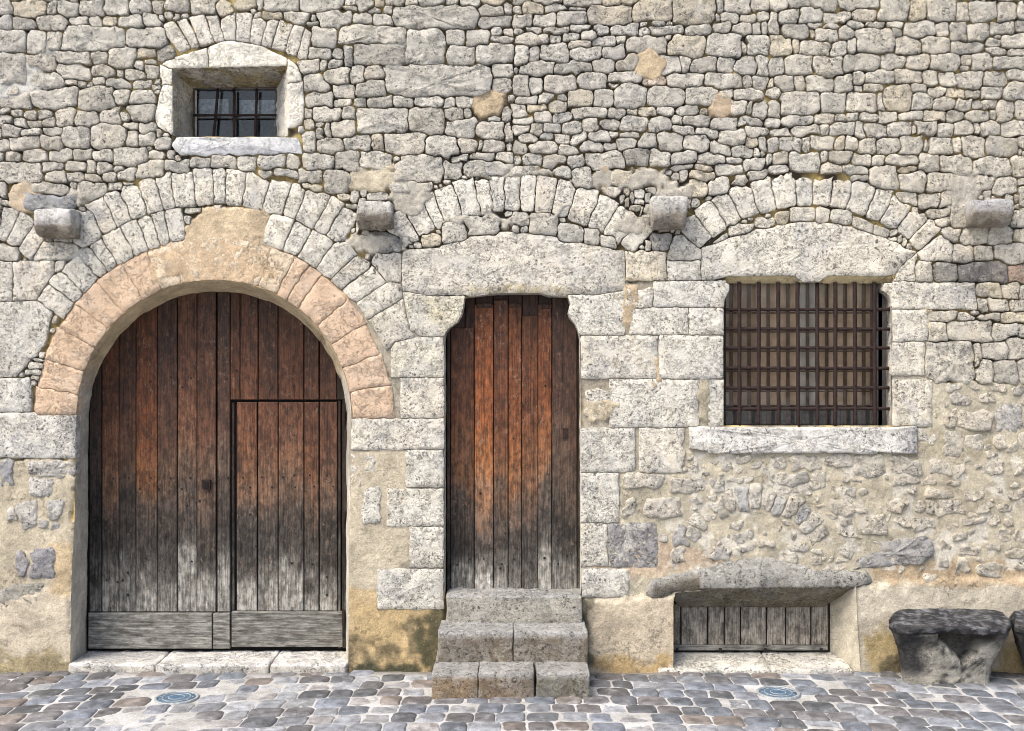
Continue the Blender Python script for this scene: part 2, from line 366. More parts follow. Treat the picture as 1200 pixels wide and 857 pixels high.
# ---- traced stones, upper wall (each number group is one stone measured in the photograph)
tile(0, 0, '0,5,58,72;60,10,215,80;220,10,270,68;275,12,365,75;378,5,480,75;490,0,600,72;610,12,710,65;715,5,765,65;780,0,880,52;890,0,1010,55;1015,8,1085,62;1095,0,1200,50;0,80,60,135;65,80,155,135;168,72,312,138;320,80,405,128;418,80,465,120;480,72,555,118;560,70,670,135;675,68,745,115;0,145,120,250;122,145,225,250;228,148,278,225;0,255,130,395;132,255,258,325;132,328,200,395;290,130,578,238;590,128,775,218;265,245,425,298;430,240,505,305;512,225,637,318;642,225,725,265;730,225,815,282;640,290,672,325;678,272,730,298;265,302,420,375;430,310,528,362;545,322,572,358;580,330,672,372;680,305,735,362;425,365,485,400;500,370,620,415;628,378,715,420;205,345,300,412;0,390,80,430;95,402,175,430;10,440,148,505;155,415,365,505;370,408,528,510;540,420,600,480;615,418,718,488;0,510,45,535;55,505,105,550;108,518,175,556;180,515,240,550;260,512,350,592;355,520,455,588;475,508,562,572;568,525,620,570;602,492,720,575;0,540,60,585;68,555,125,590;130,562,200,595;205,550,258,590;575,575,648,602;652,572,725,615;18,588,100,640;105,598,195,638;205,598,300,640;302,600,418,695;430,590,588,695;592,612,640,680;645,622,722,682;0,648,45,705;50,642,188,698;190,638,290,700;0,710,18,745;20,705,95,755;103,698,222,760;228,698,338,752;345,700,435,750;442,702,525,755;528,692,690,772;695,710,760,740;0,768,190,845;195,765,298,800;300,760,398,808;402,758,450,815;455,762,525,815;540,770,575,805;640,765,768,838;228,803,312,848;320,810,395,850;400,818,470,850;480,815,550,850;555,790,635,845;775,760,885,805;895,745,978,780;985,735,1103,783;1110,730,1200,795;735,640,800,700')
tile(300, 0, '0,0,32,50;35,0,195,45;200,0,400,52;410,35,475,55;478,0,550,50;555,0,600,25;520,30,590,65;605,0,698,20;590,25,640,60;703,0,755,22;760,0,885,25;888,0,940,25;960,0,1045,30;1050,0,1150,25;25,60,125,88;130,55,240,110;293,60,440,132;448,60,540,110;545,62,635,118;645,28,1035,138;1035,30,1150,70;1155,25,1200,60;1042,68,1180,133;270,138,372,215;385,120,700,208;705,140,888,300;890,142,972,215;975,138,1090,215;1092,132,1148,168;1152,125,1200,165;1092,170,1200,207;897,218,1025,303;1030,210,1200,300;455,215,700,305;250,218,352,280;355,232,415,272;205,282,288,335;292,285,335,335;338,275,400,325;405,225,445,310;308,325,435,390;440,318,500,392;505,322,600,362;605,310,1100,450;1095,300,1200,362;1115,358,1200,430;225,350,345,430;365,402,462,455;470,372,595,448;230,432,355,498;358,462,450,498;453,462,520,498;525,462,635,502;640,465,735,498;740,458,870,505;878,462,925,505;930,458,1000,503;225,508,262,555;270,500,400,565;405,503,465,555;470,505,708,625;715,508,888,618;890,508,968,560;1165,505,1200,560;225,562,280,600;318,570,348,640;350,560,455,640;895,562,1025,652;1032,570,1152,650;1158,590,1200,660;1015,640,1045,660;222,618,278,702;280,615,315,650;285,648,400,715;408,635,535,705;540,635,592,705;595,628,790,712;795,635,938,738;942,658,1035,718;1038,655,1060,700;1065,655,1172,712;1180,670,1200,710;15,730,142,788;148,728,205,785;222,722,362,788;370,708,482,780;485,715,640,780;665,735,870,850;912,730,993,760;1000,712,1120,752;1125,718,1200,755;90,790,195,835;200,795,310,855;315,795,435,900;875,755,965,830;970,755,1165,820;0,800,75,857;80,825,170,857;205,860,310,895')
tile(600, 0, '0,0,90,20;95,0,235,18;240,0,412,30;420,0,505,22;510,0,595,25;0,25,48,60;52,18,142,62;145,20,260,62;265,30,355,45;0,68,98,122;102,65,205,122;210,50,350,118;360,28,560,115;565,5,748,95;755,0,950,108;958,0,990,60;995,0,1118,55;1120,0,1200,50;945,65,975,100;978,60,1052,103;1058,62,1142,103;1148,55,1200,100;0,125,55,160;62,128,142,152;147,125,270,153;275,120,365,148;380,120,462,158;465,112,585,165;590,132,645,165;648,125,805,163;812,115,932,168;937,112,1012,152;1018,110,1120,152;1125,105,1165,162;1170,108,1200,165;15,160,175,212;178,162,225,202;230,158,315,195;320,143,392,183;370,170,485,218;490,172,532,208;258,192,368,228;535,170,722,240;735,170,900,262;905,157,1065,262;1072,200,1098,258;1095,165,1200,258;0,215,75,300;78,218,120,290;125,203,268,287;272,225,418,280;423,212,528,278;0,305,28,350;30,292,205,350;210,288,378,347;382,275,490,333;492,265,575,332;700,265,785,347;780,268,838,345;840,270,952,342;955,268,1032,342;1035,265,1143,347;1148,262,1200,358;0,355,85,455;88,362,145,435;150,352,300,432;312,340,442,413;448,337,590,388;725,342,898,412;905,345,1072,412;1077,352,1122,410;1128,365,1200,410;445,390,500,412;20,445,112,487;117,435,200,485;205,435,255,465;257,428,380,497;385,418,470,505;478,397,625,505;632,410,800,495;812,408,945,485;975,418,1028,455;1033,420,1175,470;0,490,68,550;72,490,162,528;167,470,255,525;287,505,440,558;445,508,530,543;535,512,590,543;595,498,672,543;677,498,765,545;770,490,862,535;1030,475,1092,538;1100,475,1125,540;1130,465,1200,548;15,548,103,583;107,530,185,580;190,528,285,573;232,565,325,625;330,560,412,620;418,550,510,612;515,548,632,612;635,545,740,618;745,545,800,582;745,585,858,622;800,545,925,590;930,562,1045,605;1062,550,1165,588;0,590,72,628;78,585,140,625;143,580,222,625;40,628,120,667;128,625,190,658;195,630,272,672;275,620,348,668;352,625,458,660;505,610,592,640;450,615,500,640;862,600,960,635;1092,595,1200,635;0,668,72,718;78,660,208,722;215,678,305,728;312,662,422,710;425,660,488,700;490,642,580,695;595,622,675,697;685,618,802,710;806,625,922,710;962,608,1087,680;1090,642,1150,685;1155,640,1200,705;925,672,1028,725;1030,685,1122,740;0,722,42,765;47,725,142,768;145,728,255,770;258,730,335,785;343,705,527,782;530,698,640,770;645,698,745,768;752,705,870,765;873,715,995,762;998,735,1080,768;1085,740,1180,795;740,768,850,795;855,768,935,800;955,768,1080,822;840,802,948,835;1020,822,1105,857;1108,795,1190,850;925,825,1018,900;205,780,280,825;278,785,370,870;0,780,100,815')
tile(600, 0, '620,360,722,405', col=(.62, .50, .40))
tile(900, 0, '0,0,90,45;90,0,195,38;200,0,325,50;330,0,515,45;520,0,658,100;662,5,735,95;742,0,878,105;880,12,932,100;942,10,1058,92;1078,15,1155,100;1160,5,1196,90;45,40,145,100;148,30,252,102;262,52,395,105;405,42,508,98;0,55,40,165;70,125,185,178;192,135,222,188;225,132,322,193;326,130,405,188;172,102,255,130;260,105,340,130;370,98,450,128;460,108,548,133;550,108,635,135;580,138,632,172;636,102,775,178;412,137,592,248;785,110,840,175;845,115,920,188;925,115,1030,188;1033,108,1150,155;1152,105,1240,152;5,172,112,258;115,180,148,245;150,192,290,250;298,195,368,265;370,183,408,245;597,175,708,247;715,180,842,252;845,192,1003,250;1018,185,1090,222;1095,158,1240,228;1020,225,1115,265;1120,230,1240,262;0,262,75,352;80,262,208,355;212,265,348,355;348,252,515,328;520,248,642,330;648,252,755,318;760,258,890,338;905,252,955,300;960,248,1045,335;1048,265,1240,322;0,360,28,410;30,355,128,412;130,358,177,420;180,358,310,430;312,355,402,430;398,338,445,388;452,335,585,398;590,322,720,395;725,335,798,398;800,340,877,405;880,335,998,412;1000,342,1118,402;1122,325,1240,382;0,415,60,458;448,398,545,428;408,402,445,430;660,392,747,435;750,402,835,440;840,412,910,462;915,420,998,465;1000,410,1090,462;1095,388,1240,468;0,475,62,545;62,432,243,540;248,438,362,528;365,432,510,527;512,435,540,515;542,408,672,518;677,440,770,513;775,458,870,515;878,465,952,515;955,470,1003,512;1005,468,1068,515;1072,470,1150,562;1155,475,1240,545;0,552,60,600;65,545,208,587;218,535,308,578;312,535,358,565;360,530,425,572;430,528,503,573;508,520,603,575;618,518,720,563;725,512,838,562;842,515,918,572;920,518,1030,565;18,603,100,640;117,588,240,638;243,588,280,637;287,578,398,635;403,575,452,642;455,578,557,645;563,572,672,637;678,590,695,618;697,565,787,632;790,572,866,637;869,575,953,637;958,570,990,630;993,565,1088,637;1092,570,1240,635;0,645,50,712;55,645,155,707;160,645,197,705;203,640,307,708;313,640,355,710;358,640,422,705;420,650,502,723;510,648,612,722;615,640,722,722;725,650,748,710;750,640,858,725;860,640,902,722;906,640,1013,732;1022,645,1167,732;1170,645,1240,700;0,717,18,775;20,714,102,767;105,710,245,797;250,710,278,760;280,710,390,768;393,725,480,773;483,730,545,772;548,728,700,773;702,725,805,800;808,735,950,808;955,735,1138,822;1142,740,1240,835;5,775,95,812;245,772,345,810;355,778,460,815;608,777,695,804;10,818,125,850;128,815,212,850;215,815,300,855;305,822,378,857;380,820,462,857;467,778,603,880;610,810,738,900;742,812,858,900')
tile(900, 200, '395,25,462,70;600,108,695,172;700,108,797,168;800,105,848,165;655,178,730,215;735,178,840,222;775,228,842,265;890,65,965,130;862,175,925,260;1060,30,1165,120;1140,185,1240,265;1180,85,1240,160;970,30,1040,90;815,270,900,335;905,275,1025,345;1028,265,1145,350;1150,270,1240,340;862,340,953,425;957,350,1052,418;1055,347,1192,430;697,425,772,513;778,430,885,515;977,522,1087,597;1092,530,1175,600;1178,545,1240,590;980,598,1020,658;1023,605,1128,662;1132,615,1240,657;743,658,880,703;887,665,968,698;980,668,1090,700;1095,668,1240,705;750,712,835,795;845,700,1048,797;1055,712,1162,780;1170,712,1240,770;745,800,955,977;958,805,995,930;1000,805,1118,872;1122,785,1240,880;975,875,1052,975;1055,885,1162,985;1166,885,1240,985')
tile(900, 200, '895,425,1120,520', col=(.30, .30, .30)); tile(900, 200, '1128,440,1240,525', col=(.62, .46, .36))
tile(0, 200, '155,55,320,115;370,60,500,125;500,60,575,105;575,45,655,78;0,50,22,130;5,355,80,425;225,0,310,48;320,5,400,48')
tile(0, 200, '130,115,350,188', col=(.42, .43, .45))
# lower right: stones showing through the worn render
LR = dict(grow=1.0, jw=1.6, warp=1.7)
tile(900, 410, '835,155,895,190;945,160,985,185;1040,160,1110,195;845,205,935,260;975,200,1045,245;1150,170,1240,220;820,285,880,350;890,285,1035,370;705,372,805,480;820,372,910,490;912,400,1010,470;1040,395,1100,450;1115,430,1160,480;1165,390,1240,460;5,500,80,550;100,505,240,555;270,498,398,552;408,490,545,595;575,500,710,580;755,520,850,578;865,530,930,585;1000,510,1110,580;1160,510,1240,590;0,580,30,620;40,580,185,640;190,580,275,640;345,640,400,670;590,605,700,640;720,600,780,635;830,610,900,635;290,700,460,770;480,710,560,750;600,710,650,750;665,710,730,755;740,700,915,775;965,720,1060,755;1080,715,1145,760;735,655,860,690;920,660,1000,700;1130,660,1240,700;340,780,400,820;415,775,550,857;575,780,660,820;680,790,770,840;905,780,1010,820;1030,785,1085,815;1100,780,1140,820', **LR)
tile(900, 410, '1060,260,1180,380', col=(.52, .51, .49), **LR)
Z2 = 4.6077
def tz(ox, oy, z, txt, kind='rubble_stone', **kw):
    for q in txt.split(';'):
        v = [float(a) for a in q.split(',')]
        seed(jrect(ox + v[0] / z, oy + v[1] / z, ox + v[2] / z, oy + v[3] / z, RNG), kind, **kw)
tz(690, 550, Z2, '190,25,400,95;440,40,640,120;680,45,745,125;300,150,500,262;190,155,245,260;745,30,835,70;960,25,1000,70;1010,25,1190,100;770,335,880,390;905,375,995,420;660,420,770,490;800,415,905,450;1080,400,1190,445;1040,450,1120,490;890,280,930,350;380,345,430,400;450,410,515,490', **LR)
tz(690, 550, Z2, '460,300,540,420', col=(.55, .54, .53), **LR)
CB = (884, 673)
for q in range(13):                                    # the blind arch that shows through the render
    a0 = math.radians(152 - q * 9.6); a1 = math.radians(152 - (q + 1) * 9.6); ra, rb = 76 + RNG.uniform(-3, 3), 101 + RNG.uniform(-4, 5)
    if q == 2: continue
    seed([(CB[0] + r_ * math.cos(t), CB[1] - r_ * math.sin(t)) for r_, t in ((ra, a0), (ra, a1), (rb, a1), (rb, a0))], 'rubble_stone', grow=.8, jw=1.5, warp=1.1, col=((.55, .55, .54) if q in (5, 8, 10) else None), lift=.0115)
for q, c in (([(235, 385), (325, 375), (335, 400), (260, 480), (190, 460)], None), ([(330, 420), (400, 385), (700, 365), (710, 470), (640, 505), (440, 525), (280, 535)], (.50, .49, .48))):
    polyz(940, 550, Z2, q, 'rubble_stone', grow=.8, jw=1.2, warp=1.6, col=c)
tz(940, 550, Z2, '745,390,800,440;840,405,960,460;740,470,780,530;820,480,900,560;985,400,1060,430;940,510,1075,580;1075,520,1115,580;150,160,345,240;370,180,430,230;440,170,570,230;940,335,1000,365;800,335,880,380;1060,330,1135,380;1140,335,1185,385;220,95,300,140;310,110,370,150;880,115,975,165;0,400,35,445;40,430,100,455;60,480,100,510;130,470,170,510;660,570,715,600;1160,490,1230,540;1100,430,1230,480', **LR)
r_ = np.random.RandomState(5)
for i in range(420):
    x, y = r_.uniform(785, 1250), r_.uniform(520, 668)
    if x > 1095 and r_.rand() < .4: y = r_.uniform(452, 560)
    if samp(D1, x, y) > 3: 
        a, b = r_.uniform(2, 7), r_.uniform(1.5, 4); seed(jrect(x - a, y - b, x + a, y + b, RNG), 'rubble_stone', grow=.6, jw=1.4, warp=2.0, frag=True)
# lower left and pier patches of stone in the render
LL = dict(LR, lift=.011)
tz(0, 410, ZS, '0,515,62,625', col=(.48, .48, .50), **LL)
tz(0, 410, ZS, '145,515,350,600;145,600,250,685;90,715,170,820;230,705,290,790;182,790,225,830;45,730,75,790;235,800,285,835', col=(.66, .64, .60), **LL)
polyz(0, 410, ZS, [(290, 800), (360, 700), (408, 690), (408, 857), (300, 840)], 'rubble_stone', col=(.52, .52, .53), warp=1.6)
tz(0, 642, ZS, '80,20,130,130;155,5,260,135', col=(.44, .43, .46), **LL); tz(0, 642, ZS, '15,170,200,270', col=(.50, .49, .45), **LL)
# dressed blocks
A = dict(kind='ashlar_block', grow=1.2, jw=.8, warp=.4)
def ash(txt, **kw):
    k = dict(A); k.update(kw)
    for q in txt.split(';'):
        v = [float(a) for a in q.split(',')]; kk = dict(k); kd = kk.pop('kind')
        seed(rect(*v) if kk.pop('sq', True) else jrect(*v, RNG), kd, **kk)
polyz(0, 200, ZS, [(-30, 615), (180, 610), (290, 695), (240, 790), (200, 830), (170, 950), (-30, 970)])
polyz(0, 200, ZS, [(62, 428), (258, 425), (250, 480), (170, 605), (64, 610)]); polyz(0, 200, ZS, [(-20, 428), (58, 425), (58, 610), (-20, 612)])
polyz(0, 200, ZS, [(160, 420), (205, 330), (350, 345), (365, 375), (300, 410)]); polyz(0, 200, ZS, [(350, 190), (435, 190), (472, 315), (385, 360), (345, 335)])
polyz(0, 200, ZS, [(262, 428), (300, 425), (300, 460), (265, 480)])
for q in ([(20, 175), (92, 180), (30, 330), (-10, 318)], [(100, 195), (165, 240), (80, 362), (35, 330)], [(165, 255), (205, 290), (205, 325), (140, 412), (88, 370)]): polyz(0, 200, ZS, q, 'voussoir')
ash('-4,444,36,483;-4,484,99,536', col=(.62, .60, .55)); 
ash('459,396,519,441', col=(.64, .60, .50)); ash('470,444,519,490;409,491,519,526;477,528,519,570;455,574,519,616;481,617,519,664;443,668,519,713', jw=.9)
ash('409,533,437,570;426,574,445,614', warp=1.4)
seed(rect(473, 343, 548, 394), **dict(A, col=(.66, .62, .50)))
seed(rect(662, 341.5, 731, 393), **A)
ash('682,394,771,443;772,394,846,444;739,361,806,392;808,361,847,392;767,330,858,360;715,445,818,500;831,445,847,500;681,503,743,553;750,503,801,553;681,555,724,612;681,614,711,663;683,668,736,699;734,295,780,328;782,306,821,328', jw=.8)
ash('733,340,764,360;687,458,714,488', warp=1.2)
ash('713,614,770,664', col=(.30, .29, .29), warp=1.0)
ash('1032,331,1143,362;1047,364,1086,399;1046,402,1082,439;1047,446,1091,499', jw=.8); ash('1076,503,1101,530')
seed(rect(808, 500.5, 1073, 531), 'window_sill', grow=.6, jw=.4, warp=.3, col=(.70, .68, .64), lift=.03)
# lintels
seed([(472, 297), (500, 290), (560, 277), (600, 274), (645, 278), (731, 296), (731, 340), (700, 349), (500, 349), (472, 341)], 'lintel', grow=2, jw=.7, warp=.5, col=(.64, .60, .52))
seed([(822, 292), (845, 282), (880, 270), (915, 261), (955, 260), (1000, 268), (1040, 282), (1073, 297), (1060, 312), (1048, 328.5), (822, 328.5)], 'lintel', grow=2, jw=.7, warp=.5)
# voussoirs of the three relieving arches and of the big doorway
CA = (251, 489)
ring(CA, 250, 291, [(114.9, 261.5), (132.4, 255), (148, 243), (168.5, 235.6), (186.9, 229.6), (202.7, 224.6), (228.2, 221.3), (250, 217.6), (265, 218.8), (287, 218.8), (313.8, 221.3), (337, 231.4), (353.4, 237), (379, 247), (395.3, 253.4), (412, 267)])
R2L = [(58, 362), (69.7, 341.7), (85.8, 331), (104, 313.4), (116.6, 305), (129, 296.6), (150.5, 286.5), (168.5, 278.2), (183.6, 272.2), (196.9, 267.7), (214, 263)]
ring(CA, 211, 248.5, R2L); ring(CA, 211, 248.5, [(315, 262), (337.6, 276.5), (358.3, 284.7), (381, 297.3)])
seed([(247.5, 239), (260, 240), (255, 262)], 'voussoir', grow=.5, jw=1.)
T6 = (300, 200, ZS)
polyz(*T6, [(385, 325), (430, 345), (470, 395), (350, 505), (275, 462)], 'voussoir'); polyz(*T6, [(460, 400), (530, 430), (525, 455), (400, 552), (352, 515)], 'voussoir')
polyz(*T6, [(540, 450), (612, 520), (470, 612), (405, 560)], 'voussoir'); polyz(*T6, [(620, 525), (680, 535), (680, 595), (525, 690), (470, 620)], 'voussoir')
polyz(*T6, [(688, 600), (690, 605), (760, 720), (770, 765), (610, 835), (528, 700)], 'voussoir'); polyz(*T6, [(560, 390), (680, 388), (680, 518), (610, 520), (545, 430)], 'ashlar_block')
PK = (.64, .47, .33)
ring(CA, 162, 209, [(66, 489), (68, 458), (75, 428), (89, 395), (104, 368), (125, 344), (150, 322), (178, 310)], col=PK, jw=.5, grow=.8, soft=True)
ring(CA, 162, 209, [(178, 310), (205, 303), (232, 298), (262, 298), (290, 301), (312, 309), (334, 324)], col=(.68, .56, .41), jw=.4, grow=.6, soft=True)
ring(CA, 162, 209, [(334, 324), (349, 331), (364, 340), (388, 368), (407, 392), (422, 424), (430, 456), (436, 489)], col=(.64, .47, .335), jw=.6, grow=.8, soft=True)
CM = (602, 462)
ring(CM, 215, 257, [(486, 269.5), (500.6, 247.7), (513.7, 242), (537, 237), (558, 232)]); ring(CM, 215, 252, [(561, 228), (575, 227)], warp=1.3); ring(CM, 216, 255, [(577, 226), (591, 226), (609.5, 226), (627, 231), (650, 231), (671, 236), (697, 243), (717, 254), (736, 274), (752, 286)])
ring(CM, 215, 252, [(465, 284), (486, 269.5)])
tile(300, 200, '775,300,868,358;872,252,980,345;985,215,1125,300;640,60,715,90;730,50,820,105'); tile(600, 200, '0,195,70,250;95,200,210,300;218,262,335,330;340,275,410,350;415,300,495,368'); 
tile(300, 200, '555,290,690,380', col=(.33, .33, .33)); tile(600, 200, '655,302,735,375', col=(.45, .43, .41)); polyz(600, 200, ZS, [(725, 400), (765, 305), (800, 310), (885, 375), (880, 415), (730, 418)])
CW = (947, 427)
ring(CW, 187, 224, [(812, 285), (827.5, 269), (843.8, 252.7), (862, 243), (884.7, 233.9), (906, 223.8), (932.6, 222.6), (952.7, 222.6), (974.5, 225), (995.8, 230), (1020, 238.9), (1037.4, 247.7), (1056.8, 259.7), (1073.6, 272), (1086.9, 284)])
polyz(900, 200, ZS, [(700, 388), (810, 305), (858, 345), (860, 425), (720, 415)], 'voussoir'); pass
polyz(600, 200, ZS, [(945, 335), (1010, 290), (1015, 310), (920, 365)], 'rubble_stone'); tile(600, 200, '1015,252,1135,308;1140,228,1230,280'); tile(900, 200, '35,200,95,258;110,178,220,242;226,178,288,240;293,188,383,255'); 
polyz(900, 200, ZS, [(388, 210), (495, 255), (490, 292), (390, 265)], 'rubble_stone'); polyz(900, 200, ZS, [(498, 257), (562, 285), (560, 310), (495, 295)], 'rubble_stone'); polyz(900, 200, ZS, [(600, 440), (690, 390), (692, 513), (590, 513)], 'ashlar_block')
tile(600, 200, '920,30,1020,105;1025,22,1105,75;845,40,912,120;480,8,555,68;435,80,495,112')
# small window: relieving arch and surround
SZ = (170, 10, 4.51)
for q in ([(85, 100), (150, 70), (235, 205), (185, 232)], [(172, 65), (215, 55), (283, 195), (248, 208)], [(240, 50), (310, 40), (360, 175), (290, 188)], [(328, 42), (378, 35), (415, 170), (370, 178)], [(408, 60), (475, 28), (475, 165), (420, 165)], [(490, 30), (565, 32), (550, 172), (485, 165)],
          [(572, 55), (640, 58), (610, 190), (560, 175)], [(650, 60), (705, 65), (665, 200), (618, 192)], [(715, 60), (782, 75), (738, 220), (672, 205)], [(790, 88), (840, 105), (798, 250), (740, 230)], [(850, 115), (875, 130), (850, 265), (805, 258)]): polyz(*SZ, q, 'voussoir', col=(.66, .62, .54))
SW = (.70, .665, .58)
polyz(*SZ, [(80, 292), (240, 238), (332, 212), (335, 312), (145, 318)], 'window_surround', col=SW); polyz(*SZ, [(337, 208), (450, 172), (600, 198), (750, 268), (752, 306), (337, 310)], 'window_surround', col=SW)
polyz(*SZ, [(753, 272), (812, 320), (825, 388), (752, 398)], 'window_surround', col=SW); polyz(*SZ, [(78, 296), (144, 322), (149, 402), (92, 400)], 'window_surround', col=SW)
polyz(*SZ, [(100, 405), (149, 408), (149, 665), (70, 620), (55, 560)], 'window_surround', col=SW); polyz(*SZ, [(752, 400), (833, 390), (835, 600), (752, 642)], 'window_surround', col=SW)
seed([(203, 171), (212, 158), (347, 151), (353, 180), (213, 182)], 'window_sill', grow=1, jw=.5, warp=.7, col=(.66, .665, .67), lift=.035, soft=True)
# ---- mask the openings
for P in OPEN:
    p = np.array(P); a0, a1 = int((p[:, 1].min() - Y0) / H) - 2, min(NY, int((p[:, 1].max() - Y0) / H) + 3); b0, b1 = int((p[:, 0].min() - X0) / H) - 2, int((p[:, 0].max() - X0) / H) + 3
    s = np.s_[a0:a1, b0:b1]; m = inpoly(P, GX[s], GY[s]); LB[s] = np.where(m, -2, LB[s]); D1[s] = np.where(m, -50, D1[s])
# ------------------------------------------------------------------ render / mortar maps: level (m, + = recessed) and colour
mh = np.full((NY, NX), .022, np.float32) + N2 * .022 + N1 * .012
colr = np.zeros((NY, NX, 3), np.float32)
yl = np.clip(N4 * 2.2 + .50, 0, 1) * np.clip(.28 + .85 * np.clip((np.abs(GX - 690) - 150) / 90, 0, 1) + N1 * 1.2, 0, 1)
for k in range(3): colr[..., k] = (.095, .078, .056)[k] * (1 - yl) + (.56, .43, .18)[k] * yl  # dirty mortar, its dark tone also carrying the shade of the joints
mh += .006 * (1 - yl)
NOFILL = np.zeros((NY, NX), bool)
def sm(v): v = np.clip(v, 0, 1); return v * v * (3 - 2 * v)
def region(d, level, colour, soft=6., nz=10., fill=False, amp=.004):
    """d = signed distance-like map in px, <0 inside"""
    dd = d + N2 * nz + N3 * nz * .4
    a = sm(.5 - dd / soft)
    mh[...] = mh * (1 - a) + (level + N2 * amp + N3 * amp * .6) * a
    for k in range(3): colr[..., k] = colr[..., k] * (1 - a) + colour[k] * a
    if not fill: NOFILL[...] |= dd < 1
def stain(d, colour, soft=14., nz=22., k=.8, noise_k=0):
    a = sm(.5 - (d + N2 * nz + N1 * nz) / soft) * k
    if noise_k: a = a * np.clip(.5 + N2 * noise_k, 0, 1)
    for i in range(3): colr[..., i] = colr[..., i] * (1 - a) + colour[i] * a
def box_sd(x0, y0, x1, y1): return np.maximum(np.maximum(x0 - GX, GX - x1), np.maximum(y0 - GY, GY - y1))
def ell(cx, cy, rx, ry): return (np.sqrt(((GX - cx) / rx) ** 2 + ((GY - cy) / ry) ** 2) - 1) * min(rx, ry)
def psd(P): return convex_sd(ordered(P), GX, GY)
TAN = (.50, .40, .27); BEI = (.54, .475, .36); OCH = (.56, .43, .26); GRY = (.46, .43, .37); PAL = (.60, .54, .43)
# arches: tighter, shallower joints
R_ = np.hypot(GX - 251, GY - 489); a = sm((300 - R_) / 6) * (GY < 500)
mh = mh * (1 - a) + (.024 + N2 * .008) * a
region(np.maximum(np.abs(R_ - 186) - 25, GY - 492), .003, (.66, .49, .34), 4, 2, amp=.003)
pier = box_sd(410, 330, 520, 700); region(pier, .004, (.40, .36, .29), 4, 4, amp=.002)
region(box_sd(681, 330, 848, 700), .005, (.40, .355, .28), 4, 4, amp=.002)
region(box_sd(1046, 330, 1092, 503), .004, (.42, .38, .31), 4, 4, amp=.002)
region(box_sd(-160, 484, 86, 538), .001, BEI, 3, 3, amp=.002); region(box_sd(-160, 537, 86, 800), -.004, BEI, 4, 6, amp=.003); region(box_sd(405, 530, 470, 800), -.004, BEI, 3, 4, amp=.0025); region(box_sd(405, 690, 521, 800), -.003, OCH, 4, 4, amp=.0025)
region(box_sd(436, 527, 480, 660), -.003, BEI, 4, 6, amp=.003)
region(box_sd(681, 500, 1400, 830), .003, (.45, .41, .33), 4, 3, amp=.002); region(box_sd(728, 556, 1400, 830), -.004, (.50, .45, .345), 4, 3, amp=.0042); region(box_sd(806, 530, 1400, 830), -.004, (.50, .45, .345), 4, 3, amp=.0042); region(box_sd(774, 600, 1400, 830), -.004, (.50, .45, .345), 4, 3, amp=.0042); region(box_sd(1078, 500, 1400, 830), -.004, (.50, .45, .345), 5, 6, amp=.0042)
region(box_sd(1084, 446, 1400, 530), -.004, (.50, .455, .35), 5, 8, amp=.0042)
# tan patches in the upper wall
for cx, cy, rx, ry, c in ((573, 122, 21, 16, TAN), (762, 76, 20, 19, TAN), (846, 126, 15, 16, (.44, .35, .25)), (30, 232, 20, 19, (.50, .41, .30)), (709, 208, 9, 14, TAN)): region(ell(cx, cy, rx, ry), -.011, c, 4, 5, amp=.005)
# smeared render round the corbels and over the doors
for cx, cy, rx, ry, c in ((440, 212, 34, 16, BEI), (480, 232, 26, 20, GRY), (440, 285, 38, 12, GRY), (96, 232, 22, 12, GRY), (735, 210, 55, 12, GRY), (600, 202, 60, 6, GRY), (795, 225, 34, 12, GRY), (570, 247, 6, 18, GRY), (655, 250, 7, 12, GRY), (585, 258, 40, 5, GRY),
                      (1128, 225, 22, 22, GRY), (1150, 262, 30, 8, GRY), (15, 90, 42, 26, (.52, .51, .48)), (60, 60, 14, 10, (.5, .49, .46)), (465, 60, 16, 22, (.46, .46, .43)), (738, 350, 8, 26, TAN), (805, 386, 14, 6, (.45, .40, .31)), (825, 470, 8, 32, (.40, .36, .27)), (702, 480, 20, 12, (.5, .43, .32)), (770, 428, 5, 16, TAN), (1150, 210, 14, 8, GRY), (745, 265, 24, 14, GRY), (70, 300, 30, 8, (.47, .46, .43)), (1085, 375, 4, 20, (.5, .43, .3))):
    region(ell(cx, cy, rx, ry), -.008, c, 4, 9, amp=.007)
# ochre render above the big arch
region(psd([(218, 243), (312, 243), (318, 252), (330, 320), (251, 345), (170, 320), (216, 268)]), -.006, (.56, .45, .31), 4, 4, amp=.004)
region(np.maximum(np.abs(R_ - 182) - 24, GY - 330 + 0 * GX) + np.where(np.abs(GX - 251) < 75, 0, 40), -.0065, (.58, .48, .34), 5, 12, amp=.004)
stain(np.maximum(np.abs(R_ - 183) - 27, np.abs(GX - 251) - 190) + np.where(GY > 500, 50, 0), (.56, .42, .28), 8, 5, .9)
stain(ell(330, 372, 26, 20) * 1.0, (.40, .37, .30), 10, 10, .5)
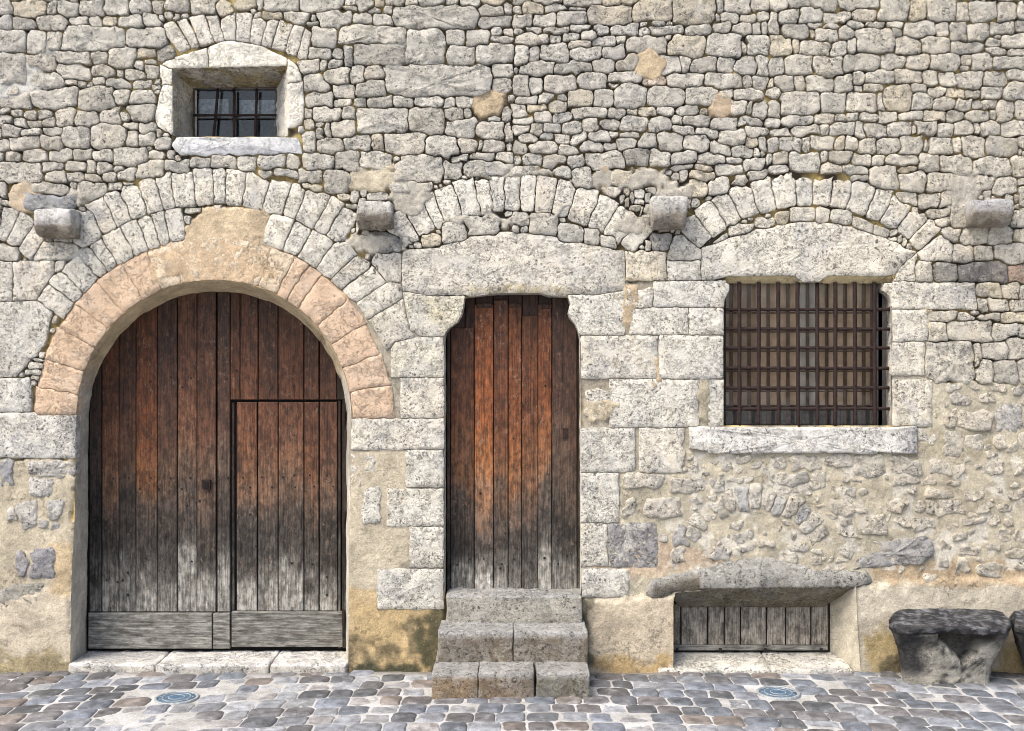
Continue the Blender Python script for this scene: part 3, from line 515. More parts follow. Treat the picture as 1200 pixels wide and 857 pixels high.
# lower walls
region(box_sd(-160, 695, 96, 830), -.012, (.60, .525, .41), 5, 12, amp=.003)
stain(box_sd(-160, 765, 90, 800), (.32, .26, .13), 16, 18, .75); stain(box_sd(60, 640, 84, 700), (.60, .44, .25), 8, 6, .6)
stain(box_sd(412, 700, 521, 800), (.56, .42, .22), 16, 12, .7); stain(ell(455, 762, 58, 26), (.17, .14, .085), 22, 26, .92); stain(box_sd(405, 774, 540, 800), (.075, .075, .048), 12, 14, .97); stain(box_sd(490, 735, 540, 800), (.09, .085, .05), 14, 14, .9)
region(psd([(686, 703), (810, 698), (810, 830), (686, 830)]), -.024, (.56, .48, .365), 8, 4, amp=.004)
region(psd([(955, 691), (1030, 684), (1120, 680), (1400, 678), (1400, 830), (955, 830)]), -.026, (.56, .505, .405), 9, 5, amp=.004)
stain(box_sd(690, 765, 790, 800), (.45, .30, .11), 16, 20, .7); stain(box_sd(1010, 745, 1062, 800), (.38, .28, .11), 22, 16, .75); stain(box_sd(1160, 745, 1400, 800), (.40, .29, .12), 22, 16, .75)
stain(box_sd(681, 700, 694, 800), (.13, .12, .09), 10, 14, .9); stain(box_sd(508, 700, 524, 800), (.11, .10, .06), 10, 12, .9); stain(box_sd(1030, 776, 1075, 800), (.10, .09, .06), 10, 12, .8)
stain(box_sd(1020, 660, 1400, 684), (.46, .345, .22), 8, 8, .8); stain(box_sd(700, 640, 860, 668), (.52, .38, .27), 10, 14, .6)
a_ = sm((N4 + N2 * .5 - .12) / .12) * (GX > 780) * (GY > 530) * (GY < 668) * .7
for k in range(3): colr[..., k] = colr[..., k] * (1 - a_) + (.68, .645, .57)[k] * a_
stain(ell(1120, 520, 90, 14), (.37, .325, .235), 12, 20, .7); stain(ell(1110, 590, 80, 20), (.38, .33, .25), 20, 30, .6)
# ---- automatic rubble wherever the wall was not traced and not rendered
free = (D1 > 1.6) & (~NOFILL) & (LB != -2)
free = free[::2, ::2].copy(); hN, wN = free.shape
free &= ((Y0 + np.arange(hN)) < 700)[:, None]
rr = np.random.RandomState(3)
for i in range(0, hN, 2):
    j = 0
    while True:
        nz = np.flatnonzero(free[i, j:])
        if len(nz) == 0: break
        j = j + nz[0]
        tw = int(rr.choice([9, 13, 17, 22, 28, 36])); th = int(rr.choice([8, 10, 12, 14, 17]))
        run = free[i, j:j + tw]; wv = len(run) if run.all() else int(np.argmin(run))
        if wv < 5: free[i, j:j + max(wv, 1)] = False; j += max(wv, 1); continue
        hv = 1
        while hv < th and i + hv < hN and free[i + hv, j:j + wv].mean() > .85: hv += 1
        if hv >= 4: seed(jrect(X0 + j + .6, Y0 + i + .6, X0 + j + wv - .6, Y0 + i + hv - .6, RNG), 'rubble_stone', grow=1.6, jw=1.2)
        free[i:i + hv, j:j + wv] = False; j += wv
LB[D1 <= -49] = -2
# ------------------------------------------------------------------ the building
BLD = thing('stone_building', 'old pale limestone building front with rubble masonry, relieving arches and patched render above the cobbles', 'building', (0, 0, 0))
def base_stone_colour(x, y):
    c = np.stack([np.full(x.shape, v) for v in (.885, .845, .745)], -1)
    grey = np.clip(1 - np.abs(x - 690) / 260, 0, 1) * (y < 240)
    c = c * (1 - .06 * grey[..., None]); c[..., 2] += .015 * grey
    warm = np.clip((x - 900) / 200, 0, 1) * .5 + np.clip((360 - x) / 200, 0, 1) * .2 * (y > 60)
    c[..., 0] *= 1 + .05 * warm; c[..., 2] *= 1 - .08 * warm
    topd = np.clip((40 - y) / 60, 0, 1); c *= (1 - .08 * topd)[..., None]
    left = np.clip((120 - x) / 120, 0, 1); c *= (1 - .12 * left)[..., None]; c[..., 2] += .02 * left
    return c
STAINS = [(605, 341, 70, 8, (.50, .40, .20), .8), (508, 362, 20, 16, (.62, .54, .33), .5), (440, 300, 60, 14, (.40, .40, .40), .4), (1128, 316, 40, 18, (.22, .22, .22), .7), (1130, 345, 30, 14, (.24, .24, .24), .5),
          (240, 175, 60, 5, (.45, .46, .50), .5), (300, 178, 60, 6, (.42, .44, .47), .5), (90, 250, 40, 14, (.40, .41, .43), .7), (1180, 70, 70, 60, (.50, .50, .48), .3), (820, 350, 60, 30, (.62, .61, .60), .3), (745, 260, 10, 8, (.35, .24, .10), .5), (165, 372, 18, 14, (.38, .34, .20), .5),
          (325, 385, 30, 24, (.42, .39, .31), .5), (810, 262, 10, 30, (.40, .38, .36), .4), (783, 300, 40, 16, (.36, .35, .33), .45), (445, 288, 44, 14, (.34, .34, .33), .6), (80, 495, 14, 20, (.25, .24, .23), .6)]
def mesh_stone(k, s):
    p = s['p']; per = np.linalg.norm(np.roll(p, -1, 0) - p, axis=1); tot = per.sum()
    if tot < 8: return None
    c = p.mean(0) if len(p) < 5 else np.array([(p[:, 0] * 1.).mean(), p[:, 1].mean()])
    bb0, bb1 = p.min(0), p.max(0); c = .5 * c + .25 * (bb0 + bb1)
    dr = s['kind'] != 'rubble_stone'
    step = 3.4 if not dr else 3.2
    n = int(np.clip(tot / step, 9, 90)); Q = []
    for i in range(len(p)):
        m = max(1, int(round(n * per[i] / tot))); a, b = p[i], p[(i + 1) % len(p)]
        for q in range(m): Q.append(a + (b - a) * q / m)
    Q = np.array(Q); V = Q - c; L = np.linalg.norm(V, axis=1); L = np.maximum(L, .5); U = V / L[:, None]
    maxr = L + 7; tt = np.arange(0, 1.0001, 1 / max(12, int(maxr.max() / .35)))
    R = tt[None, :] * maxr[:, None]; X = c[0] + U[:, :1] * R; Y = c[1] + U[:, 1:] * R
    ins = (samp(LB, X, Y) == k) & (samp(D2, X, Y) - samp(D1, X, Y) > s['jw']) & (samp(D1, X, Y) < s['grow'])
    ins[:, :max(2, int(len(tt) * .10))] |= ins[:, int(len(tt) * .10)][:, None]
    first = np.where(ins.all(1), len(tt) - 1, np.argmin(ins, axis=1)); rad = R[np.arange(len(Q)), first]
    if (rad < 1.0).mean() > .35 or rad.mean() < 1.3: return None
    rs = (np.roll(rad, 1) + 9 * rad + np.roll(rad, -1)) / 11
    rad = np.minimum(rad + .3, rs) if not dr else np.where(np.abs(rs - rad) > 2.5, rs, rad)
    rad = np.maximum(rad, .6)
    area = .5 * np.abs(np.sum(rad * np.roll(rad, -1) * (U[:, 0] * np.roll(U[:, 1], -1) - U[:, 1] * np.roll(U[:, 0], -1))))
    if area < 7: return None
    size = math.sqrt(area)
    lift = s['lift']
    if s.get('frag') or s['jw'] > 1.3: b = (.0095 if size > 11 else .0065) + RNG.uniform(-.001, .0035)
    elif not dr: b = min(.010, .005 + size * .0002) + RNG.uniform(-.004, .005)
    else: b = .007 + RNG.uniform(-.003, .003)
    if lift: b = lift
    if s.get('soft'): b = .006
    # rings: (inset px, fraction, level)
    rg = [(0, 1, .065), (0, 1, .008 if not lift else .01)]
    i1 = min(.35, .08 * size) if not dr else .3
    rg += [(i1, 1, -b * .80 + .0015), (min(.95, .14 * size) if not dr else .9, 1, -b * .97)]
    fr = (.72, .42) if size < 45 else (.80, .6, .4, .2)
    vx, vy, vl = [], [], []
    amp = .0060 if not dr else .0034
    if size > 40 and not dr: amp = .010
    tx, ty = (RNG.uniform(-1, 1, 2) * (.011 if not dr else .002)) / max(size, 6) * 1.0
    for ip, f, lv in rg:
        r = np.maximum(rad - ip, rad * .35); vx.append(c[0] + U[:, 0] * r); vy.append(c[1] + U[:, 1] * r); vl.append(np.full(len(Q), lv))
    rin = np.maximum(rad - rg[-1][0], rad * .35)
    for f in fr: r = rin * f; vx.append(c[0] + U[:, 0] * r); vy.append(c[1] + U[:, 1] * r); vl.append(np.full(len(Q), -b * (1 + .22 * (1 - f) * (not dr))))
    vx.append([c[0]]); vy.append([c[1]]); vl.append([-b * 1.2 if not dr else -b])
    vx = np.concatenate(vx); vy = np.concatenate(vy); vl = np.concatenate(vl); m = len(Q); nr = len(rg) + len(fr)
    nzv = samp(N3, vx, vy) * amp * 1.6 + samp(N2, vx, vy) * amp * 1.8 + (vx - c[0]) * tx + (vy - c[1]) * ty
    msk = np.ones(len(vx)); msk[:m] = 0; msk[m:2 * m] = .3; vl = vl + nzv * msk
    if s['kind'] == 'lintel' and c[0] < 760 and c[0] > 470: vl += .0
    s_ = D / F
    V3 = np.stack([(vx - CX) * s_, vl, ZC - (vy - CY) * s_], 1)
    fc = []
    for q in range(nr - 1):
        o = q * m
        for i in range(m):
            j = (i + 1) % m; fc.append((o + i, o + j, o + m + j, o + m + i))
    o = (nr - 1) * m; ce = nr * m
    for i in range(m): fc.append((o + i, o + (i + 1) % m, ce))
    col = base_stone_colour(vx, vy) if s['col'] is None else np.tile(np.minimum(np.array(s['col']) * (1.26 if np.mean(s['col']) > .5 and not s.get('soft') else 1.1), .88), (len(vx), 1)).astype(float)
    if s['col'] is None or not dr:
        br = RNG.normal(-.01, .06); wv = max(-.004, RNG.normal(.004, .012)); col = col * (1 + br) + np.array([wv, 0, -wv])
        t = RNG.rand()
        if s['col'] is None and not dr and t < .08: col = col * .78
        if s['col'] is None and s['jw'] > 1.35: col = col * np.array([1.10, 1.08, 1.06])
        elif s['col'] is None and t > .93: col = col * np.array([1.0, .945, .84])
    else: col = col * (1 + RNG.normal(0, .03))
    for cx, cy, rx, ry, cc, kk in STAINS:
        if abs(c[0] - cx) > rx + 160 or abs(c[1] - cy) > ry + 60: continue
        d = ((vx - cx) / rx) ** 2 + ((vy - cy) / ry) ** 2; a_ = np.clip(1.3 - d, 0, 1) * kk
        col = col * (1 - a_[:, None]) + np.array(cc) * a_[:, None]
    return dict(sm=[False] * (2 * m) + [True] * (len(fc) - 2 * m), v=V3, f=fc, c=np.clip(col * np.minimum(1, .87 / col.max(1, keepdims=True)), .03, .88), area=area, kind=s['kind'], cen=c, soft=s.get('soft'))
built = [b for b in (mesh_stone(k, s) for k, s in enumerate(SEEDS)) if b]
def emit(built, kinds, parent, matmap, limit=300):
    for kd in kinds:
        L = [b for b in built if b['kind'] == kd]
        vis = [b for b in L if b.get('vis', -8 < b['cen'][0] < 1208 and -8 < b['cen'][1] < 865)]
        vis.sort(key=lambda b: -b['area']); top = vis[:limit]; ids = set(id(b) for b in top)
        rest = [b for b in L if id(b) not in ids]
        for b in top: link(kd, b['v'], b['f'], M_RING if b.get('soft') else matmap[kd], parent, b['c'], b.get('sm', True))
        if rest:
            vs, fs, cs, sm_, o = [], [], [], [], 0
            for b in rest:
                vs.append(b['v']); cs.append(b['c']); sm_ += b.get('sm', [True] * len(b['f'])); fs += [tuple(i + o for i in f) for f in b['f']]; o += len(b['v'])
            link(kd + ('_infill' if kd == 'rubble_stone' else '_rest') if False else kd, np.concatenate(vs), fs, matmap[kd], parent, np.concatenate(cs), sm_, kind='stuff', origin=(0, 0, 0))
        print(kd, len(top), 'single', len(rest), 'joined')
MM = dict(rubble_stone=M_STONE, ashlar_block=M_ASH, voussoir=M_ASH, lintel=M_ASH, window_sill=M_ASH, window_surround=M_RING)
emit(built, ['rubble_stone', 'ashlar_block', 'voussoir', 'lintel', 'window_sill', 'window_surround'], BLD, MM)
# ---- render and mortar sheet with the openings cut out
def near_on(poly, x, y, closed=True):
    best = np.full(x.shape, 1e9); bx = x.copy(); by = y.copy(); P = np.array(poly, float); n = len(P)
    for i in range(n if closed else n - 1):
        a = P[i]; b = P[(i + 1) % n]; e = b - a; L2 = (e ** 2).sum()
        t = np.clip(((x - a[0]) * e[0] + (y - a[1]) * e[1]) / L2, 0, 1); qx = a[0] + t * e[0]; qy = a[1] + t * e[1]
        d = np.hypot(x - qx, y - qy); m = d < best; best = np.where(m, d, best); bx = np.where(m, qx, bx); by = np.where(m, qy, by)
    return best, bx, by
gs = 2.0; gx = np.arange(X0 + 1, X1 - 1, gs); gy = np.arange(Y0 + 1, Y1 - .5, gs); MX, MY = np.meshgrid(gx, gy); MX = MX.astype(float); MY = MY.astype(float)
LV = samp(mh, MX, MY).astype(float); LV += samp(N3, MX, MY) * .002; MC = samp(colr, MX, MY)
inside = np.zeros(MX.shape, bool); kill = np.zeros(MX.shape, bool)
for P in OPEN:
    p = np.array(P); bbm = (MX > p[:, 0].min() - 12) & (MX < p[:, 0].max() + 12) & (MY > p[:, 1].min() - 12)
    ii = np.zeros(MX.shape, bool); ii[bbm] = inpoly(P, MX[bbm], MY[bbm]); kill |= ii
    d, bx, by = near_on(P, MX[bbm], MY[bbm], False)
    full = np.full(MX.shape, 99.); full[bbm] = d; fx = MX.copy(); fx[bbm] = bx; fy = MY.copy(); fy[bbm] = by
    snap = ii & (full < gs * 1.45); MX = np.where(snap, fx, MX); MY = np.where(snap, np.minimum(fy, 790), MY)
    wgt = np.clip(1 - (full - 1) / 4, 0, 1) * (~ii) + snap; LV = LV * (1 - np.clip(wgt, 0, 1)) + np.where(np.abs(LV) > .012, 0 if P is not CEL_F else LV, LV) * np.clip(wgt, 0, 1)
    inside |= ii
h_, w_ = MX.shape; idx = np.arange(h_ * w_).reshape(h_, w_)
ok = ~(kill[:-1, :-1] & kill[1:, :-1] & kill[:-1, 1:] & kill[1:, 1:])
f4 = np.stack([idx[:-1, :-1][ok], idx[1:, :-1][ok], idx[1:, 1:][ok], idx[:-1, 1:][ok]], 1)
used = np.zeros(h_ * w_, bool); used[f4.ravel()] = True; remap = np.cumsum(used) - 1
s_ = D / F; VV = np.stack([(MX - CX) * s_, LV, ZC - (MY - CY) * s_], -1).reshape(-1, 3)[used]
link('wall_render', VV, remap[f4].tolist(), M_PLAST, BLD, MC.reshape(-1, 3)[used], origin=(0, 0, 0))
# wall core behind, so that the wall has a body
def boxmesh(x0, x1, y0, y1, z0, z1):
    v = [(x, y, z) for x in (x0, x1) for y in (y0, y1) for z in (z0, z1)]
    return v, [(0, 1, 3, 2), (4, 6, 7, 5), (0, 4, 5, 1), (2, 3, 7, 6), (0, 2, 6, 4), (1, 5, 7, 3)]
# ---- reveals
def reveal(name, Pf, Pb, depth, y0, cols, nst=8, amp=.004, m=M_PLAST, sd=0):
    Pf = np.array(Pf, float); Pb = np.array(Pb, float)
    # densify
    def dens(P, N=140):
        L = np.r_[0, np.cumsum(np.linalg.norm(np.diff(P, axis=0), axis=1))]; t = dens.t if hasattr(dens, 't') and dens.t is not None else np.linspace(0, 1, N)
        return np.stack([np.interp(dens.k, dens.kk, P[:, 0]), np.interp(dens.k, dens.kk, P[:, 1])], 1)
    L = np.r_[0, np.cumsum(np.linalg.norm(np.diff(Pf, axis=0), axis=1))]; dens.kk = L / L[-1]; dens.k = np.unique(np.r_[np.linspace(0, 1, 150), dens.kk])
    A_, B_ = dens(Pf), dens(Pb); n = len(A_); r = np.random.RandomState(sd); nzm = vnoise((nst + 1, n), 3, sd) * amp * 2 + vnoise((nst + 1, n), 1.3, sd + 5) * amp
    V = []; tc = []
    for q in range(nst + 1):
        t = q / nst; y = y0 + (depth - y0) * t
        a = np.array([W(x, y_, 0) for x, y_ in A_]); a[:, 1] = y0; b = np.array([W(x, y_, depth) for x, y_ in B_])
        p = a * (1 - t) + b * t
        cen = p.mean(0); dv = p - cen; dv[:, 1] = 0; dv /= np.maximum(np.linalg.norm(dv, axis=1), 1e-6)[:, None]
        k = 0 if q == 0 else 1
        V.append(p + dv * (nzm[q] * k)[:, None]); tc.append(cols(A_, t))
    fc = [(q * n + i, q * n + i + 1, (q + 1) * n + i + 1, (q + 1) * n + i) for q in range(nst) for i in range(n - 1)]
    return link(name, np.concatenate(V), fc, m, BLD, np.concatenate(tc))
def shift(P, d): return [(CX + (x - CX) * D / (D + d), CY + (y - CY) * D / (D + d)) for x, y in P]
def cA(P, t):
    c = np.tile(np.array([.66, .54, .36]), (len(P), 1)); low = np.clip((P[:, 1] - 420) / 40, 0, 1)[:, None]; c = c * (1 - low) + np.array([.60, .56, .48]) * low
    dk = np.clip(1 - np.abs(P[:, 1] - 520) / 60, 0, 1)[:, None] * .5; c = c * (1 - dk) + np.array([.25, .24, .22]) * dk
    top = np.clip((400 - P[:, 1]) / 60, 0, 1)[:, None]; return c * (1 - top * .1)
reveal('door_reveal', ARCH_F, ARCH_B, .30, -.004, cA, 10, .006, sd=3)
cS = lambda P, t: np.tile(np.array([.78, .75, .67]), (len(P), 1))
reveal('door_reveal', DOOR_F, shift(DOOR_F, .15), .15, .004, cS, 5, .003, M_ASH, 4)
reveal('window_reveal', WIN_F, shift(WIN_F, .32), .32, .004, lambda P, t: np.tile(np.array([.45, .42, .37]) * (1 - .3 * t), (len(P), 1)), 7, .003, M_ASH, 5)  # tint falls off with depth: shade of the recess put into the colour
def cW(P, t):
    c = np.tile(np.array([.66, .60, .47]), (len(P), 1)); top = (P[:, 1] < 82)[:, None]; c = np.where(top, np.array([.42, .335, .19]), c)  # dark soffit, mid left, bright right: fall of light put into the tints
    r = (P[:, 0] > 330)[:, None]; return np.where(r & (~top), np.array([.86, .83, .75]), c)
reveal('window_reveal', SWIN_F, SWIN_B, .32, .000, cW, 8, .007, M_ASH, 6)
for PF_, PB_ in (([(788.5, 790), (788.5, 740), (788.5, 697)], [(789.5, 790), (789.5, 740), (789.5, 702)]), ([(1001, 686), (1003, 735), (1007, 790)], [(972, 700), (972, 735), (972, 790)])): reveal('cellar_reveal', PF_, PB_, .24, -.036, lambda P, t: np.tile(np.array([.56, .51, .41]), (len(P), 1)), 8, .006, M_PLAST, 7)
# ochre chamfers cut under the window lintel
for x0, x1 in ((850.5, 935), (965.5, 1047.5)):
    a = [W(x0 - 1.5, 323, .001), W(x1 + 1.5, 323, .001), W(x1 + 1.5, 332.4, .06), W(x0 - 1.5, 332.4, .06), W(x0 - 1.5, 321, .002), W(x1 + 1.5, 321, .002), W(x0 - 1.5, 321, .06), W(x1 + 1.5, 321, .06)]
    link('lintel_chamfer', a, [(0, 1, 2, 3), (4, 5, 1, 0), (4, 6, 7, 5), (1, 5, 7, 2), (0, 3, 6, 4)], M_PLAST, BLD, (.60, .49, .29), smooth=False)
# ------------------------------------------------------------------ rough blocks
def rough_block(x0, x1, y0, y1, z0, z1, r=.012, amp=.006, cell=.035, sd=0, slope=0.):
    def ax(a, b): 
        n = max(2, int((b - a) / cell)); return np.unique(np.r_[a, a + r * .4, a + r, np.linspace(a + r, b - r, n), b - r, b - r * .4, b])
    X, Y, Z = ax(x0, x1), ax(y0, y1), ax(z0, z1); V = []; I = {}; Fc = []
    def vid(i, j, k):
        if (i, j, k) not in I:
            I[(i, j, k)] = len(V); V.append((X[i], Y[j], Z[k]))
        return I[(i, j, k)]
    nx, ny, nz = len(X), len(Y), len(Z)
    for i in range(nx - 1):
        for j in range(ny - 1):
            Fc.append((vid(i, j, nz - 1), vid(i + 1, j, nz - 1), vid(i + 1, j + 1, nz - 1), vid(i, j + 1, nz - 1)))
            Fc.append((vid(i, j, 0), vid(i, j + 1, 0), vid(i + 1, j + 1, 0), vid(i + 1, j, 0)))
        for k in range(nz - 1):
            Fc.append((vid(i, 0, k), vid(i + 1, 0, k), vid(i + 1, 0, k + 1), vid(i, 0, k + 1)))
            Fc.append((vid(i, ny - 1, k), vid(i, ny - 1, k + 1), vid(i + 1, ny - 1, k + 1), vid(i + 1, ny - 1, k)))
    for j in range(ny - 1):
        for k in range(nz - 1):
            Fc.append((vid(0, j, k), vid(0, j, k + 1), vid(0, j + 1, k + 1), vid(0, j + 1, k)))
            Fc.append((vid(nx - 1, j, k), vid(nx - 1, j + 1, k), vid(nx - 1, j + 1, k + 1), vid(nx - 1, j, k + 1)))
    V = np.array(V); lo = np.array([x0, y0, z0]) + r; hi = np.array([x1, y1, z1]) - r
    q = np.clip(V, lo, hi); d = V - q; L = np.linalg.norm(d, axis=1)[:, None]; V = np.where(L > 1e-9, q + d / np.maximum(L, 1e-9) * r, V)
    from mathutils import noise as mn
    for i in range(len(V)):
        p = Vector(V[i]) + Vector((sd * 3.1, 0, 0)); nv = mn.noise_vector(p * 9) * amp + mn.noise_vector(p * 28) * amp * .6
        V[i] += np.array(nv)
    V[:, 2] += slope * (V[:, 1] - y1)
    return V, Fc
def gz(py, f): return ZC - (py - CY) * (D - f) / F         # height of a point seen at py, f metres in front of the wall
def gxw(px, f): return (px - CX) * (D - f) / F
def block(name, parent, px0, px1, f0, f1, z0, z1, col, m=M_STEP, sd=0, amp=.006, r=.012, slope=0, cell=.035, top=None):
    V, Fc = rough_block(gxw(px0, f1), gxw(px1, f1), -f1, -f0, z0, z1, r, amp, cell, sd, slope)
    c = np.tile(np.array(col), (len(V), 1))
    if top is not None:
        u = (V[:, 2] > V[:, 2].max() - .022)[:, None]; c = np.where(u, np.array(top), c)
    o = link(name, V, Fc, m, parent, c)
    return o
STEPS = thing('stone_steps', 'three worn stone steps leading up to the narrow plank door', 'steps', (gxw(598, .3), -.3, 0))
z3, z2, z1 = .163, .353, .530
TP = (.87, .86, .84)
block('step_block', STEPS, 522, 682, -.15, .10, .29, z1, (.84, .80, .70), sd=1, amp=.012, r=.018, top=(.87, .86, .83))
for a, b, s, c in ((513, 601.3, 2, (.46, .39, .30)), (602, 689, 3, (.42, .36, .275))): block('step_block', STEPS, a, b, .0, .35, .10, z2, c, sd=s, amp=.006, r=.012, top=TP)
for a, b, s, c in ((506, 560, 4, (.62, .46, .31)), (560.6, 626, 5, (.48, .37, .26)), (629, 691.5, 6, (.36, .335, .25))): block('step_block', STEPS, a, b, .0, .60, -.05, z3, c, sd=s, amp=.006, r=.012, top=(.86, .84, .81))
TH = (.64, .61, .55)
for a, b, s, f1 in ((79, 181, 11, .035), (181.8, 314.5, 12, .05), (315.5, 406.5, 13, .045)): block('threshold_stone', BLD, a, b, -.33, f1, -.06, .060, TH, M_ASH, s, .009, .018, top=(.78, .77, .75))
for a, b, s in ((772, 903, 14), (904, 1000, 15)): block('cellar_sill', BLD, a, b, -.26, .055, -.08, .076, (.80, .77, .69), M_ASH, s, .005, .012, slope=.15)
# cellar lintel: bulky lofted stone with chamfered soffit
def cellar_lintel():
    xs = np.linspace(757, 1022, 74)
    tx = [757, 762, 781, 800, 825, 850, 866, 888, 905, 924, 946, 955, 975, 992, 1016, 1022]; ty = [690, 679, 675, 671, 665, 659, 656, 652.5, 654, 660, 663, 669, 669, 668, 670, 678]
    V = []; r = np.random.RandomState(2); prof = 9; cols = []
    for i, x in enumerate(xs):
        top = np.interp(x, tx, ty) + r.uniform(-.7, .7); bf = np.interp(x, [757, 774, 790, 826, 835, 1001, 1010, 1022], [699, 703, 694, 690.5, 690.5, 688.5, 687, 684])
        inset = float(np.interp(x, [757, 785, 792, 990, 1002, 1022], [0, 0, 1, 1, .1, 0])); e = min(1, (x - 757) / 8 + .1, (1022 - x) / 8 + .1)
        yf = -.034 * e; nzr = r.uniform(-.003, .003, prof)
        broken = np.interp(x, [757, 775, 815, 826], [0, 1, 1, 0])
        xb = float(np.interp(x, [757, 785, 826, 1001, 1022], [760, 788, 830, 973, 978]))
        P = [W(x, top + 1, .05), W(x, top, yf * .5 + .004), W(x, top + 2.5, yf), W(x, (top + bf) / 2, yf - .004 + broken * .006), W(x, bf - 2, yf + broken * .012), W(x, bf, yf + .006 + broken * .02),
             W(xb * inset + x * (1 - inset), bf + (701 - bf) * inset, .07 * inset), W(xb * inset + x * (1 - inset), bf + (711.5 - bf) * inset, .20 * inset + .002), W(xb * inset + x * (1 - inset), bf + (711.5 - bf) * inset - 1, .26 * inset + .01)]
        for q, p in enumerate(P):
            V.append((p[0], p[1] + nzr[q] * 1.4, p[2] + nzr[q] * .8)); 
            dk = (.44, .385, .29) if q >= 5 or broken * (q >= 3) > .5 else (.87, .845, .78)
            cols.append(dk)
    n = prof; fc = [(i * n + q, i * n + q + 1, (i + 1) * n + q + 1, (i + 1) * n + q) for i in range(len(xs) - 1) for q in range(n - 1)]
    fc += [tuple(range(n))[::-1], tuple((len(xs) - 1) * n + q for q in range(n))]
    link('cellar_lintel', V, fc, M_STEP, BLD, np.array(cols))
cellar_lintel()
# corbels
def corbel(px0, px1, pyt, pym, pyb, f, col, sd):
    """pyt top seen on its front, pym = where the front turns under, pyb = where the underside meets the wall"""
    x0, x1 = gxw(px0, f), gxw(px1, f); zt, zm = gz(pyt, f), gz(pym, f); zb = gz(pyb, f * .35)
    pr = [(.06, zt + .012), (-f * .55, zt + .010), (-f * .93, zt), (-f, zt - .014), (-f, zm)]
    for k in range(1, 8):
        a = k / 7 * math.pi / 2; pr.append((-f * (.30 + .70 * math.cos(a)), zm - (zm - zb) * math.sin(a)))
    pr += [(-f * .12, zb - .002), (.06, zb + .002)]
    nx = 12; xs = np.r_[x0, x0 + .004, x0 + .012, np.linspace(x0 + .026, x1 - .026, nx), x1 - .012, x1 - .004, x1]; V = []; C_ = []; cen = ((-f * .4), (zt + zb) / 2)
    for i, x in enumerate(xs):
        k = (.84, .93, .98)[min(i, len(xs) - 1 - i)] if min(i, len(xs) - 1 - i) < 3 else 1
        for y, z in pr: V.append((x, cen[0] + (y - cen[0]) * k, cen[1] + (z - cen[1]) * k))
    from mathutils import noise as mn
    V = np.array(V)
    for i in range(len(V)):
        p = Vector(V[i]) * 14 + Vector((sd, 0, 0)); V[i] += np.array(mn.noise_vector(p)) * .010 + np.array(mn.noise_vector(p * 3)) * .004
        z = V[i][2]; t = np.clip((zm + .012 - z) / .03, 0, 1); C_.append(np.array(col) * (1 - t) + np.array((.36, .31, .25)) * t)  # underside painted darker, as the shade beneath the corbel
    n = len(pr); fc = [(i * n + q, i * n + (q + 1) % n, (i + 1) * n + (q + 1) % n, (i + 1) * n + q) for i in range(len(xs) - 1) for q in range(n)]
    fc += [tuple(range(n))[::-1], tuple((len(xs) - 1) * n + q for q in range(n))]
    link('corbel', V, fc, M_CORB, BLD, np.array(C_))
corbel(38, 83, 245, 262, 279, .17, (.82, .81, .80), 1)
corbel(418, 459, 236, 249, 268.5, .14, (.80, .78, .73), 2)
corbel(765, 806, 230, 247, 268.5, .15, (.76, .75, .72), 3)
corbel(1141, 1188, 234, 247, 266, .15, (.62, .62, .63), 4)
# ------------------------------------------------------------------ doors
def prism(outline, yf, yb, bev=.7, dy=.003):
    """board: outline in photo px measured at depth yf; chamfered front edge"""
    P = np.array(outline, float); c = P.mean(0); n = len(P)
    x0, x1 = P[:, 0].min(), P[:, 0].max(); y0, y1 = P[:, 1].min(), P[:, 1].max()
    I = P.copy(); I[:, 0] = np.clip(P[:, 0], x0 + bev, x1 - bev); I[:, 1] = np.clip(P[:, 1] + np.where(P[:, 1] < (y0 + y1) / 2, bev, -bev), y0 + bev, y1 - bev)
    V = [W(a, b, yf) for a, b in I] + [W(a, b, yf) for a, b in P]; V = [(x, yf, z) for x, _, z in V[:n]] + [(x, yf + dy, z) for x, _, z in V[n:]] + [(x, yb, z) for x, _, z in V[n:2 * n]]
    fc = [tuple(range(n))] + [(i, n + i, n + (i + 1) % n, (i + 1) % n) for i in range(n)] + [(n + i, 2 * n + i, 2 * n + (i + 1) % n, n + (i + 1) % n) for i in range(n)] + [tuple(range(3 * n - 1, 2 * n - 1, -1))]
    return V, fc
def archtop(x, c=(255, 493), r=153): return c[1] - math.sqrt(max(r * r - (x - c[0]) ** 2, 0)) if abs(x - c[0]) < r else c[1]
def plank(parent, x0, x1, ytop, ybot, y, red, bri, name='plank', arch=False, th=.03, m=M_WOOD, seedv=None, bev=.6, lean=0):
    x0 += .35; x1 -= .35
    if arch: top = [(x, archtop(x)) for x in np.linspace(x0, x1, 7)]
    else: top = [(x0 + lean, ytop + random.uniform(-.3, .3)), (x1 + lean, ytop + random.uniform(-.3, .3))]
    o = top + [(x1, ybot), (x0, ybot)]
    V, fc = prism(o, y, y + th, bev)
    return link(name, V, fc, m, parent, (red, bri, random.random() if seedv is None else seedv), smooth=False)
random.seed(21)
DY = .280
bk = arc((255, 493), 154, 180, 0, 33); back = [(103, 764)] + bk + [(407, 764)]
V, fc = prism(back, DY + .034, DY + .07)
AD = link('arched_door', V, fc, M_BLACK, BLD, smooth=False); AD['label'] = 'wide round-arched plank door with red-brown boards greying to the ground'
plank(AD, 104.5, 119, 0, 717, DY + .004, .0, .50, name='door_frame', arch=True)
for x0, x1, rd, br in ((119.4, 139.3, .6, .95), (139.3, 159.3, .5, .62), (159.3, 184.3, .9, 1.05), (184.3, 207.6, .3, .80), (208, 230.7, .5, 1.1), (230.7, 253, .35, 1.0)):
    plank(AD, x0, x1, 0, 717, DY + random.uniform(-.003, .003), rd, br, arch=True)
